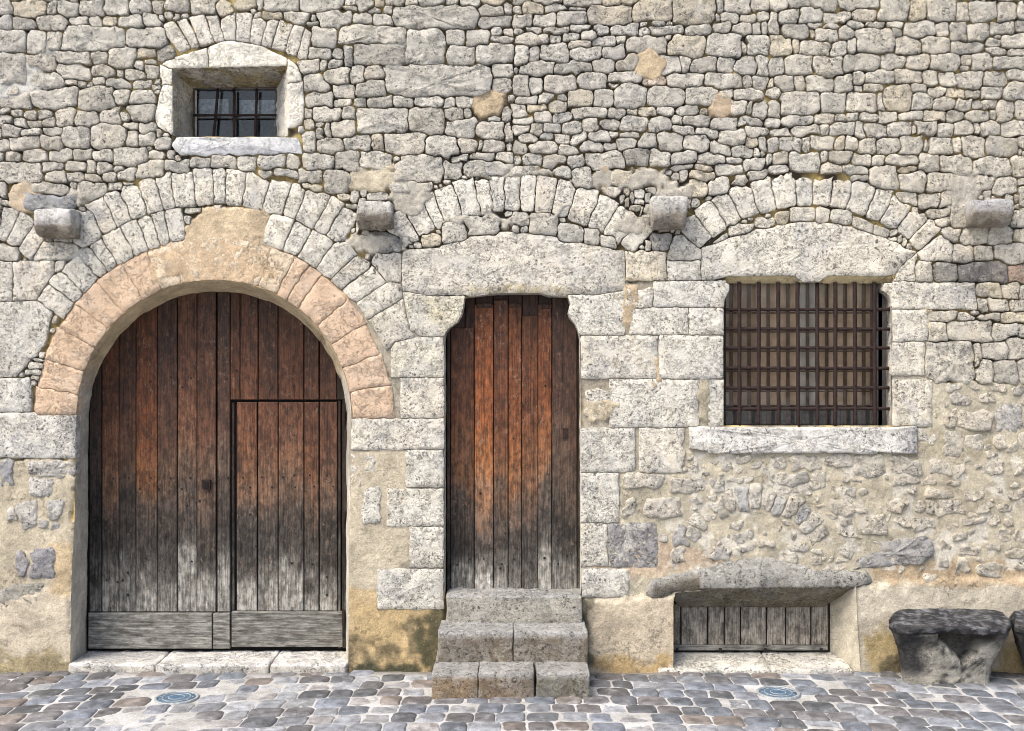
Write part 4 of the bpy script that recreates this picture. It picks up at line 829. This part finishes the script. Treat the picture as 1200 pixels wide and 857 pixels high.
plank(AD, 254.6, 269.6, 0, 717, DY + .002, .1, .95, arch=True)
# boards over the wicket
for x0, x1, rd, br in ((269.8, 281.3, .6, .85), (281.3, 302.2, .6, .95), (302.6, 325.6, .5, .80), (326, 355.8, .6, .90), (356.4, 373.6, .5, .75), (374.4, 394.5, .5, .7), (394.6, 406, .0, .35)):
    plank(AD, x0, x1, 0, 468.5, DY + random.uniform(-.003, .003), rd, br, arch=True)
plank(AD, 103, 248.6, 718.5, 760.5, DY - .012, 0, .95, name='bottom_rail', m=M_RAIL, th=.04); plank(AD, 249.4, 269.6, 718.5, 760.5, DY - .008, 0, .95, name='bottom_rail', m=M_RAIL, th=.04)
plank(AD, 271, 275, 472, 716, DY + .018, 0, .40, name='door_jamb'); plank(AD, 396, 399.5, 470, 760, DY + .002, 0, .5, name='door_jamb'); plank(AD, 400.5, 406.5, 468, 760, DY + .008, 0, .30, name='door_jamb')
V, fc = boxmesh(*[W(237.5, 0, DY)[0], W(247.5, 0, DY)[0]], DY - .028, DY - .002, W(0, 573, DY)[2], W(0, 562, DY)[2])
LT = link('latch_box', V, fc, M_IRON, AD, smooth=False)
V, fc = boxmesh(*[W(240, 0, DY)[0], W(245, 0, DY)[0]], DY - .034, DY - .0275, W(0, 571, DY)[2], W(0, 564, DY)[2]); link('keyhole', V, fc, M_BLACK, LT, smooth=False)
V, fc = prism([(277, 472), (396, 472), (396, 759), (270, 759), (270, 717), (277, 717)], DY + .032, DY + .05)
WD = link('wicket_door', V, fc, M_BLACK, BLD, smooth=False); WD['label'] = 'small rectangular wicket door set into the arched door'
for x0, x1, rd, br in ((277.3, 301.3, .55, 1.15), (302.3, 325.8, .45, 1.2), (326.2, 355.8, .45, 1.1), (356.4, 373.6, .5, .95), (374.4, 395.4, .35, .95)):
    plank(WD, x0, x1, 471.5, 716, DY + random.uniform(-.004, .001), rd, br)
plank(WD, 271, 401.5, 717, 758.5, DY - .016, 0, .80, name='bottom_rail', m=M_RAIL, th=.04)
def disc(cx, cz, y, r, n=7, dome=.6):
    V = [(cx, y - r * dome, cz)] + [(cx + r * math.cos(i * 2 * math.pi / n), y, cz + r * math.sin(i * 2 * math.pi / n)) for i in range(n)]
    return V, [(0, 1 + (i + 1) % n, 1 + i) for i in range(n)]
def joined(name, parts, m, parent, tint=None, kind='stuff'):
    vs, fs = [], []
    for V, fc in parts:
        o = len(vs); vs += list(V); fs += [tuple(i + o for i in f) for f in fc]
    return link(name, vs, fs, m, parent, tint, kind=kind)
def nails(parent, pts, y, r=.0080):
    joined('nail', [disc(W(a, b, y)[0], W(a, b, y)[2], y - .004, r * random.uniform(.8, 1.2)) for a, b in pts], M_NAIL, parent)
nails(AD, [(150, 437), (176, 447), (200, 442), (214, 454), (224, 443), (277, 434), (265, 444), (319, 452), (318, 455), (344, 452), (366, 452), (133, 561), (151, 560), (177, 560), (200, 560), (223, 560), (267, 560), (164, 573), (186, 573), (213, 573), (219, 592), (234, 587), (216, 609), (194, 628), (150, 671), (171, 654), (150, 697), (138, 682), (225, 658), (125, 680), (144, 680)], DY)
nails(WD, [(285, 560), (307, 559), (293, 571), (319, 571), (332, 559), (345, 557), (346, 571), (356, 574), (363, 557), (368, 570), (383, 557), (390, 570), (293, 603), (342, 660), (366, 661), (383, 697), (383, 676), (300, 640)], DY)
for y_ in (489, 607, 722):
    V, fc = boxmesh(W(401.5, 0, DY)[0], W(404.5, 0, DY)[0], DY - .03, DY - .004, W(0, y_ + 10, DY)[2], W(0, y_ - 8, DY)[2]); link('hinge', V, fc, M_IRON, WD, smooth=False)
# --- narrow door
DM = .126
V, fc = prism([(520, 693), (520, 340), (682, 340), (682, 693)], DM + .034, DM + .06)
PD = link('plank_door', V, fc, M_BLACK, BLD, smooth=False); PD['label'] = 'narrow plank door of orange-brown boards above the three steps'
plank(PD, 523.5, 528, 384, 692, DM + .006, .0, .75, name='door_frame'); plank(PD, 676.3, 680, 384, 692, DM + .006, 0, .55, name='door_frame')
for x0, x1, yt, rd, br in ((528, 555.7, 384, .75, .78), (556, 578.3, 357, 1.0, 1.75), (578.7, 595.5, 352, .7, 1.15), (595.7, 611.3, 357, .95, 1.35), (611.6, 630.5, 370, .75, 1.1), (630.5, 646.6, 357, .9, 1.35), (647, 676.2, 349, .15, .80)):
    plank(PD, x0, x1, yt, 691.5, DM + random.uniform(-.003, .003), rd, br)
for x0, x1 in ((521, 545), (545, 557), (557, 578), (578, 596), (596, 612), (612, 631), (631, 647), (647, 677)): plank(PD, x0, x1, 341, 372 if x0 > 550 else 388, DM + .014, .5, .45, name='head_board', th=.018)
for x0, x1, y_ in ((558, 577, 357), (597, 610, 357), (632, 645, 358)):   # small half-round ends of the boards
    plank(PD, x0, x1, y_ - 1.5, y_ + 4, DM - .006, .2, .9, name='board_end', th=.02)
nails(PD, [(551, 655), (567, 655), (588, 661), (602, 655), (622, 659), (638, 654), (654, 661), (664, 651), (586, 666), (536, 662), (602, 514), (639, 452), (563, 578), (592, 625)], DM)
V, fc = boxmesh(W(659.5, 0, DM)[0], W(665, 0, DM)[0], DM - .012, DM - .001, W(0, 514, DM)[2], W(0, 502, DM)[2]); link('lock_plate', V, fc, M_IRON, PD, smooth=False)
V, fc = boxmesh(W(610.5, 0, DM)[0], W(614, 0, DM)[0], DM - .02, DM - .003, W(0, 477, DM)[2], W(0, 474, DM)[2]); link('latch', V, fc, M_IRON, PD, smooth=False)
# --- cellar hatch
DC = .215
V, fc = prism([(786, 766), (786, 706), (975, 706), (975, 766)], DC + .02, DC + .05)
CH = link('cellar_hatch', V, fc, M_BLACK, BLD, smooth=False); CH['label'] = 'low grey plank hatch under the heavy cellar lintel'
xb = [789, 798, 829.5, 849, 868, 898.5, 921, 950.5, 971.5]
for i in range(8): plank(CH, xb[i] + .5, xb[i + 1] - .5, 708, 756, DC + random.uniform(-.002, .004), 0, random.uniform(.75, 1.05), m=M_GREYW)
plank(CH, 789.5, 970.5, 756.8, 762.5, DC - .014, 0, .95, name='hatch_rail', m=M_RAIL, th=.03)
for x in (793, 843.5, 896, 961.5):
    V, fc = boxmesh(W(x - 1.7, 0, DC)[0], W(x + 1.7, 0, DC)[0], DC - .02, DC - .012, W(0, 762.5, DC)[2], W(0, 759, DC)[2]); link('bolt', V, fc, M_NAIL, CH, smooth=False)
# ------------------------------------------------------------------ windows
def bar(p, q, r, name, parent, m=M_IRON, sq=True, jit=.0015):
    p, q = Vector(p), Vector(q); d = (q - p); n = max(2, int(d.length / .06)); d.normalize(); u = d.cross(Vector((0, 1, 0))).normalized(); v = u.cross(d); V = []; k = 6
    for i in range(n + 1):
        c = p.lerp(q, i / n); 
        for a in range(k):
            t = a * 2 * math.pi / k + .5; V.append(c + (u * math.cos(t) + v * math.sin(t)) * (r + random.uniform(-jit, jit)))
    fc = [(i * k + a, i * k + (a + 1) % k, (i + 1) * k + (a + 1) % k, (i + 1) * k + a) for i in range(n) for a in range(k)] + [tuple(range(k))[::-1], tuple(n * k + a for a in range(k))]
    return link(name, [tuple(x) for x in V], fc, m, parent)
BW = .035
def ring_frame(x0, y0, x1, y1, t, yf, yb):
    parts = []
    for a in ((x0, y0, x1, y0 + t), (x0, y1 - t, x1, y1), (x0, y0 + t, x0 + t, y1 - t), (x1 - t, y0 + t, x1, y1 - t)):
        parts.append(prism([(a[0], a[1]), (a[2], a[1]), (a[2], a[3]), (a[0], a[3])], yf, yb, .3))
    return parts
GW = joined('grille_window', ring_frame(844, 326, 1034, 507, 5, .10, .14)+[prism([(1024.5,330),(1042,330),(1042,506),(1024.5,506)],.10,.15)], M_FRAME, BLD, kind=None); GW['label'] = 'wide window behind a rusty iron grille with pinkish shutters inside'  # dark right stile added in place of the shaded reveal
for x in (866.4, 889.4, 912, 934.6, 957.6, 979, 1001.6, 1024.6): bar(W(x, 331, BW), W(x + random.uniform(-.9, .9), 503, BW + .004), .0142, 'grille_bar', GW)
for y_ in (363, 385.5, 408, 431.5, 455, 479.5): bar(W(847, y_, BW + .008), W(1046, y_ + random.uniform(-.6, .6), BW + .008), .0125, 'grille_bar', GW)
def panel(name, x0, y0, x1, y1, yf, yb, m, parent):
    V, fc = prism([(x0, y0), (x1, y0), (x1, y1), (x0, y1)], yf, yb, .3); return link(name, V, fc, m, parent, smooth=False)
xs = [850, 866.4, 889.4, 912, 934.6, 957.6, 979, 1001.6, 1024.6]
for i in range(8):
    m_ = M_GREYB if i == 4 else (M_BEIGE2 if i < 2 else M_BEIGE)
    panel('shutter_board', xs[i] + .5, 332, xs[i + 1] - .5, 475 if i != 4 else 476, .150 + (.004 if i % 2 else 0), .165, m_, GW)
for i, (a, b) in enumerate(((850, 893), (893, 940), (940, 985), (985, 1025))): panel('shutter_rail', a, 476, b - .6, 505, .147, .165, M_FRAME, GW)
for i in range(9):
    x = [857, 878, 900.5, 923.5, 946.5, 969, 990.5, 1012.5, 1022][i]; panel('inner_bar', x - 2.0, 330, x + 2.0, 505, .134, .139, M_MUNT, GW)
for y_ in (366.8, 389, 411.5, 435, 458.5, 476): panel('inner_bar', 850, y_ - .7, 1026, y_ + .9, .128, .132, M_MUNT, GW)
panel('pane', 850, 331, 1027, 505, .112, .116, M_GLASS, GW)
panel('window_back', 843, 322, 1035, 512, .36, .40, M_BLACK, GW)
SWN = joined('small_window', ring_frame(226, 102, 325, 166, 2.6, .285, .32), M_FRAME, BLD, kind=None); SWN['label'] = 'small barred window deep in a splayed surround'
panel('frame_strip', 228.5, 106, 230.5, 160, .275, .284, M_STRIP, SWN)
for a, b in (((255.6, 104), (250, 166)), ((274.6, 104), (274.4, 166)), ((301, 104), (298.8, 166))): bar(W(*a, .255), W(*b, .255), .0105, 'window_bar', SWN)
bar(W(226, 135.3, .243), W(324, 135, .243), .009, 'window_bar', SWN)
panel('sash', 231, 133.5, 322, 139.5, .312, .335, M_FRAME, SWN); panel('sash', 273.5, 105, 277.5, 166, .313, .334, M_FRAME, SWN)
panel('pane', 228, 104, 324, 134.5, .305, .309, M_GLASS, SWN); panel('pane', 228, 135.5, 324, 166, .299, .303, M_GLASS, SWN)
panel('pane_reflection', 232, 116, 268, 134, .37, .376, simple('pane_reflection', (.30, .33, .37), .9), SWN); panel('pane_reflection', 280, 117, 322, 134, .37, .376, bpy.data.materials['pane_reflection'], SWN)  # blue-grey panels imitate the reflection in the upper pane
panel('window_back', 224, 98, 328, 172, .42, .45, M_ROOM, SWN)
# wall body: upper storeys beyond the frame and thickness
V = []; FC = []
def addb(b):
    global V, FC
    o = len(V); v, f = b; V += v; FC += [tuple(i + o for i in q) for q in f]
xL, xR, zT = (X0 - CX) * s_, (X1 - CX) * s_, ZC - (Y0 - CY) * s_
addb(boxmesh(xL, xR, .50, 1.2, -.3, zT)); addb(boxmesh(xL, xL + .1, .06, .50, -.3, zT)); addb(boxmesh(xR - .1, xR, .06, .50, -.3, zT)); addb(boxmesh(xL + .1, xR - .1, .06, .50, zT - .08, zT))
link('wall_core', V, FC, M_PLAST, BLD, (.3, .27, .22), smooth=False)
# ------------------------------------------------------------------ carved stone seats
def seat(name, label, px0, sd, group):
    f0, f1 = .03, .40; root = thing(name, label, 'bench', (gxw(px0 + 70, .2), -.2, 0), group)
    xl, xr = gxw(px0, f1), gxw(px0 + 142, f1); bl, br = gxw(px0 + 10, .33), gxw(px0 + 113, .33); n = 120; V = []; Cc = []
    from mathutils import noise as mn
    lev = [(-.03, 0, .0), (.0, 0, .0), (.03, .02, .0), (.07, .05, .02), (.11, .12, .06), (.15, .22, .12), (.19, .36, .22), (.23, .50, .34), (.27, .68, .50), (.31, .84, .68), (.338, .92, .80), (.346, .99, .96), (.356, 1.01, 1.0), (.372, 1.0, 1.0), (.382, .97, .97)]
    rows = []
    for z, t, tf in lev:
        x0 = bl + (xl - bl) * (t ** .8); x1 = br + (xr - br) * t; yb_ = -.02; yf_ = -(.30 + (f1 - .30) * tf); row = []
        for i in range(n):
            a = i * 2 * math.pi / n + math.pi / 4; ca, sa = math.cos(a), math.sin(a); e = 5.5
            k = (abs(ca) ** e + abs(sa) ** e) ** (-1 / e); X = (x0 + x1) / 2 + ca * k * (x1 - x0) / 2; Y = (yb_ + yf_) / 2 + sa * k * (yf_ - yb_) / -2
            row.append([X, Y, z])
        rows.append(row)
    P = np.array(rows)
    # extra levels
    Z = np.linspace(0, len(lev) - 1, 43); Pi = np.stack([P[int(z)] * (1 - z % 1) + P[min(int(z) + 1, len(lev) - 1)] * (z % 1) for z in Z]); ts = np.stack([np.array(lev[int(z)]) * (1 - z % 1) + np.array(lev[min(int(z) + 1, len(lev) - 1)]) * (z % 1) for z in Z])
    vx = gxw(px0 + 85, .35)
    Pi[..., 0] += np.clip(.4 + Pi[..., 1], 0, .4) * .30
    for q in range(len(Z)):
        for i in range(n):
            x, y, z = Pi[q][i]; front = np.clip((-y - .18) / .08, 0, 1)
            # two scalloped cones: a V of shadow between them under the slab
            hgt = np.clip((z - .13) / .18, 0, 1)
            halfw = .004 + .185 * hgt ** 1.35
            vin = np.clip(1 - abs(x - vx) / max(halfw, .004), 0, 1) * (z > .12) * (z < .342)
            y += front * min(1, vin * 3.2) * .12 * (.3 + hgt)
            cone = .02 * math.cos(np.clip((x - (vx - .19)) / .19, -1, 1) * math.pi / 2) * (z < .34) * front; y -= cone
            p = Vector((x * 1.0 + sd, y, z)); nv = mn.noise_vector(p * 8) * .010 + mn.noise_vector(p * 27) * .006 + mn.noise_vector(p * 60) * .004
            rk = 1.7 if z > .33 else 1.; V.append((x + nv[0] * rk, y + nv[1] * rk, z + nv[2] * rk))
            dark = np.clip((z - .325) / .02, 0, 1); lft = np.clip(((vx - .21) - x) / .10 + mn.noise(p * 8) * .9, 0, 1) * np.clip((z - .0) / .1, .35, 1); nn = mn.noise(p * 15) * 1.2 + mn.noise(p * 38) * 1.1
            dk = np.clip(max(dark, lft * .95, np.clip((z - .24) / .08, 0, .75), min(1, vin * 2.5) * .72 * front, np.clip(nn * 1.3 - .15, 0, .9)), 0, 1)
            # black lichen crust over pale stone; shade of the V recess painted in too
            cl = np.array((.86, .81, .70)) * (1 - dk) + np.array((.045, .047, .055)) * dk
            if z > .35: cl = cl * .8 + np.array((.24, .25, .28)) * np.clip(mn.noise(p * 22) * 1.6 + .1, 0, .8)
            Cc.append(cl)
    m = len(Z); fc = [(q * n + i, q * n + (i + 1) % n, (q + 1) * n + (i + 1) % n, (q + 1) * n + i) for q in range(m - 1) for i in range(n)]
    # top slab surface, dished and rising to the wall
    top = Pi[-1]; cen = top.mean(0); base = (m - 1) * n
    for f in np.linspace(.95, .06, 14):
        for i in range(n):
            x, y, z = cen + (top[i] - cen) * f; p = Vector((x + sd, y, z)); nv = mn.noise_vector(p * 9) * .008 + mn.noise_vector(p * 34) * .006
            V.append((x + nv[0] * .5, y, z + nv[2] + (y + .4) * .07 + .003)); Cc.append(np.array((.07, .073, .082)) + np.array((.36, .37, .40)) * np.clip(mn.noise(Vector((p.x * 18, p.y * 12, 3))) * 1.3 + mn.noise(Vector((p.x * 45, p.y * 30, 3))) * 1.3 + .12, 0, 1))
    for k in range(14):
        a = base + k * n; fc += [(a + i, a + (i + 1) % n, a + n + (i + 1) % n, a + n + i) for i in range(n)]
    V.append((cen[0], cen[1], cen[2] + .018)); Cc.append((.1, .1, .11)); a = base + 14 * n; fc += [(a + i, a + (i + 1) % n, len(V) - 1) for i in range(n)]
    V = np.array(V); rim = V[:, 2] > .33; V[rim, 2] += (V[rim, 1] + .4) * .05
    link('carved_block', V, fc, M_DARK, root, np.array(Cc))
    return root
seat('carved_stone_bench', 'flared carved stone seat with black lichened top, standing free beside the cellar opening', 1046, 0, 'carved stone seats along the wall')
seat('carved_stone_bench', 'blackened stone seat at the right edge of the photo, mostly cut off', 1192.5, 4, 'carved stone seats along the wall')
# ------------------------------------------------------------------ ground, cobbles, covers
GS = dict(x0=-5.2, x1=5.2, f0=.0, f1=2.6, h=.004); gnx, gny = int(10.4 / .004), int(2.6 / .004)
QX, QF = np.meshgrid(GS['x0'] + (np.arange(gnx) + .5) * .004, (np.arange(gny) + .5) * .004); QX = QX.astype(np.float32); QF = QF.astype(np.float32)
gw1 = fbm((gny, gnx), 26, 700, 3, .6) * .011; gw2 = fbm((gny, gnx), 26, 740, 3, .6) * .011
g1 = np.full((gny, gnx), 9., np.float32); g2 = g1.copy(); gl = np.full((gny, gnx), -1, np.int32); CS = []
covers = [(gxw(207, .589), .589), (gxw(912, .484), .484)]
rc = np.random.RandomState(9); row = 0; v = -.45
while v < 2.9:
    rh = .168 + rc.uniform(-.012, .014); u = -5.4 + rc.uniform(0, .2)
    while u < 5.4:
        cw = .168 * rc.uniform(.78, 1.22); uc = u + cw / 2; bend = .055 * uc * uc; vc = v + rh / 2 + bend * .8
        if -.05 < vc < 2.6 and not (abs(uc - .0) < .485 and vc < .60):
            if all(math.hypot(uc - a, vc - b) > .165 for a, b in covers):
                hw, hh = cw / 2 - .008, rh / 2 - .007; sl = .11 * uc * .8
                P = [(uc - hw + rc.uniform(-.01, .01), vc - hh - sl * hw), (uc + hw, vc - hh + sl * hw + rc.uniform(-.008, .008)), (uc + hw + rc.uniform(-.008, .008), vc + hh + sl * hw), (uc - hw, vc + hh - sl * hw)]
                P = np.array(P); ce = P.mean(0); Pc = []
                for i in range(4):
                    a, b, c = P[i - 1], P[i], P[(i + 1) % 4]; Pc += [b + (a - b) * .08, b + (c - b) * .08]
                CS.append(np.array(Pc))
        u += cw
    v += rh; row += 1
for k, p in enumerate(CS):
    a0, a1 = max(0, int((p[:, 1].min() - .03) / .004)), min(gny, int((p[:, 1].max() + .03) / .004)); b0, b1 = max(0, int((p[:, 0].min() - .03 + 5.2) / .004)), min(gnx, int((p[:, 0].max() + .03 + 5.2) / .004))
    if a1 <= a0 or b1 <= b0: continue
    s = np.s_[a0:a1, b0:b1]; pp = p if convex_sd(p, p[:, 0].mean(), p[:, 1].mean()) < 0 else p[::-1]; CS[k] = pp
    d = convex_sd(pp, QX[s] + gw1[s], QF[s] + gw2[s]); c = g1[s]; m = d < c; g2[s] = np.where(m, c, np.minimum(g2[s], d)); gl[s] = np.where(m, k, gl[s]); g1[s] = np.where(m, d, c)
def gs_(A, x, y): return A[np.clip((y / .004).astype(int), 0, gny - 1), np.clip(((x + 5.2) / .004).astype(int), 0, gnx - 1)]
cob = []
GT = [(.115, .128, .15), (.135, .15, .18), (.165, .175, .20), (.125, .12, .125), (.15, .132, .122), (.085, .09, .10), (.185, .195, .215), (.11, .108, .115)]
for k, p in enumerate(CS):
    c = p.mean(0); n = 28; an = np.arange(n) * 2 * math.pi / n; U = np.stack([np.cos(an), np.sin(an)], 1); R = np.linspace(0, .17, 60)[None, :] * np.ones((n, 1))
    X = c[0] + U[:, :1] * R; Y = c[1] + U[:, 1:] * R; ins = (gs_(gl, X, Y) == k) & (gs_(g2, X, Y) - gs_(g1, X, Y) > .008) & (gs_(g1, X, Y) < .008) & (Y > .0) & (Y < 2.6)
    ins[:, :6] = True; rad = R[np.arange(n), np.where(ins.all(1), 59, np.argmin(ins, 1))]; rad = np.minimum(rad + .003, (np.roll(rad, 1) + 6 * rad + np.roll(rad, -1)) / 8)
    if rad.mean() < .03: continue
    washed = rc.rand() < (.45 if -2.4 < c[0] < -.6 else .10) ; top = .010 + rc.uniform(-.003, .005) if not washed else .0035 + rc.uniform(-.002, .002); V = []; tilt = rc.uniform(-.03, .03, 2)
    for fr, z in ((1.02, -.03), (1.0, -.002), (.92, top * .45), (.80, top * .85), (.45, top)):
        for i in range(n):
            x, f = c[0] + U[i, 0] * rad[i] * fr, c[1] + U[i, 1] * rad[i] * fr; V.append((x, -f, z + ((x - c[0]) * tilt[0] + (f - c[1]) * tilt[1]) * (z > 0) + rc.uniform(-.001, .001)))
    V.append((c[0], -c[1], top * 1.05)); fc = [(q * n + i, q * n + (i + 1) % n, (q + 1) * n + (i + 1) % n, (q + 1) * n + i)[::-1] for q in range(4) for i in range(n)] + [(4 * n + i, 5 * n, 4 * n + (i + 1) % n) for i in range(n)]
    col = np.array(GT[rc.randint(len(GT))]) * rc.uniform(.75, 1.25)
    if washed: col = col * .6 + np.array((.40, .41, .43)) * .4
    px = CX + c[0] * F / (D - c[1]); py = CY + ZC * F / (D - c[1])
    cob.append(dict(v=np.array(V), f=fc, c=np.tile(col, (len(V), 1)), area=rad.mean() ** 2 * (F / (D - c[1])) ** 2, kind='cobblestone', cen=(px, py), vis=-10 < px < 1210 and py < 862))
# paving sheet: one piece out to the horizon, fine where it is seen
fx = np.r_[-60, -30, -12, np.arange(-5.2, 5.21, .02), 12, 30, 60]; ff = np.r_[-.30, -.1, np.arange(-.02, 2.6, .02), 3.5, 6, 12, 30, 60]
AX, AF = np.meshgrid(fx, ff); inr = (np.abs(AX) < 5.2) & (AF < 2.6) & (AF > 0)
AZ = np.where(inr, gs_(fbm((gny, gnx), 60, 900, 3, .6), AX, AF) * .010, 0); dst = np.where(inr, np.clip(gs_(g1, AX, AF) / .02, 0, 1), 0); AZ = AZ + np.where(inr, .001, 0)
h2, w2 = AX.shape; ix = np.arange(h2 * w2).reshape(h2, w2)
PV = link('pavement', np.stack([AX, -AF, AZ], -1).reshape(-1, 3), np.stack([ix[:-1, :-1], ix[1:, :-1], ix[1:, 1:], ix[:-1, 1:]], -1).reshape(-1, 4).tolist(), M_JOINT, None, origin=(0, 0, 0)); PV['kind'] = 'structure'
emit(cob, ['cobblestone'], PV, dict(cobblestone=M_COB))
M_COVER = simple('blue_grey_cover', (.085, .15, .235), .5, .3, 60, .35, .003, .5); M_RIM = simple('cover_rim', (.30, .32, .33), .7, .3, 50, .3)
def cover(x, f, label):
    t = thing('drain_cover', label, 'drain cover', (x, -f, 0), 'round drain covers in the paving'); n = 40
    def lathe(pr):
        V = [(x + r * math.cos(i * 2 * math.pi / n), -f + r * math.sin(i * 2 * math.pi / n), z) for r, z in pr for i in range(n)]
        return V, [(q * n + i, (q + 1) * n + i, (q + 1) * n + (i + 1) % n, q * n + (i + 1) % n) for q in range(len(pr) - 1) for i in range(n)]
    V, fc = lathe([(.134, -.02), (.134, .010), (.130, .0125), (.118, .0125), (.115, .006), (.115, -.02)]); link('rim', V, fc, M_RIM, t)
    V, fc = lathe([(.112, -.02), (.112, .008), (.108, .0095), (.06, .0105), (.004, .011)]); link('lid', V, fc, M_COVER, t)
    for ra in (.05, .088):
        V, fc = lathe([(ra, .0092), (ra, .0128), (ra - .006, .0128), (ra - .006, .0092)]); link('raised_ring', V, fc, M_RIM, t)
    st = []
    for q in range(10):
        a = q * math.pi / 5; V, fc = disc(0, 0, 0, .007, 8, .4); st.append(([(x + .100 * math.cos(a) + v[0], -f + .100 * math.sin(a) + v[2], .0125 - v[1]) for v in V], [c[::-1] for c in fc]))
    joined('stud', st, M_RIM, t)
cover(*covers[0], 'round blue-grey metal cover in the cobbles before the wide arched door')
cover(*covers[1], 'round blue-grey metal cover in the cobbles before the cellar hatch')
print('triangles', sum(len(p.vertices) - 2 for m in bpy.data.meshes for p in m.polygons))
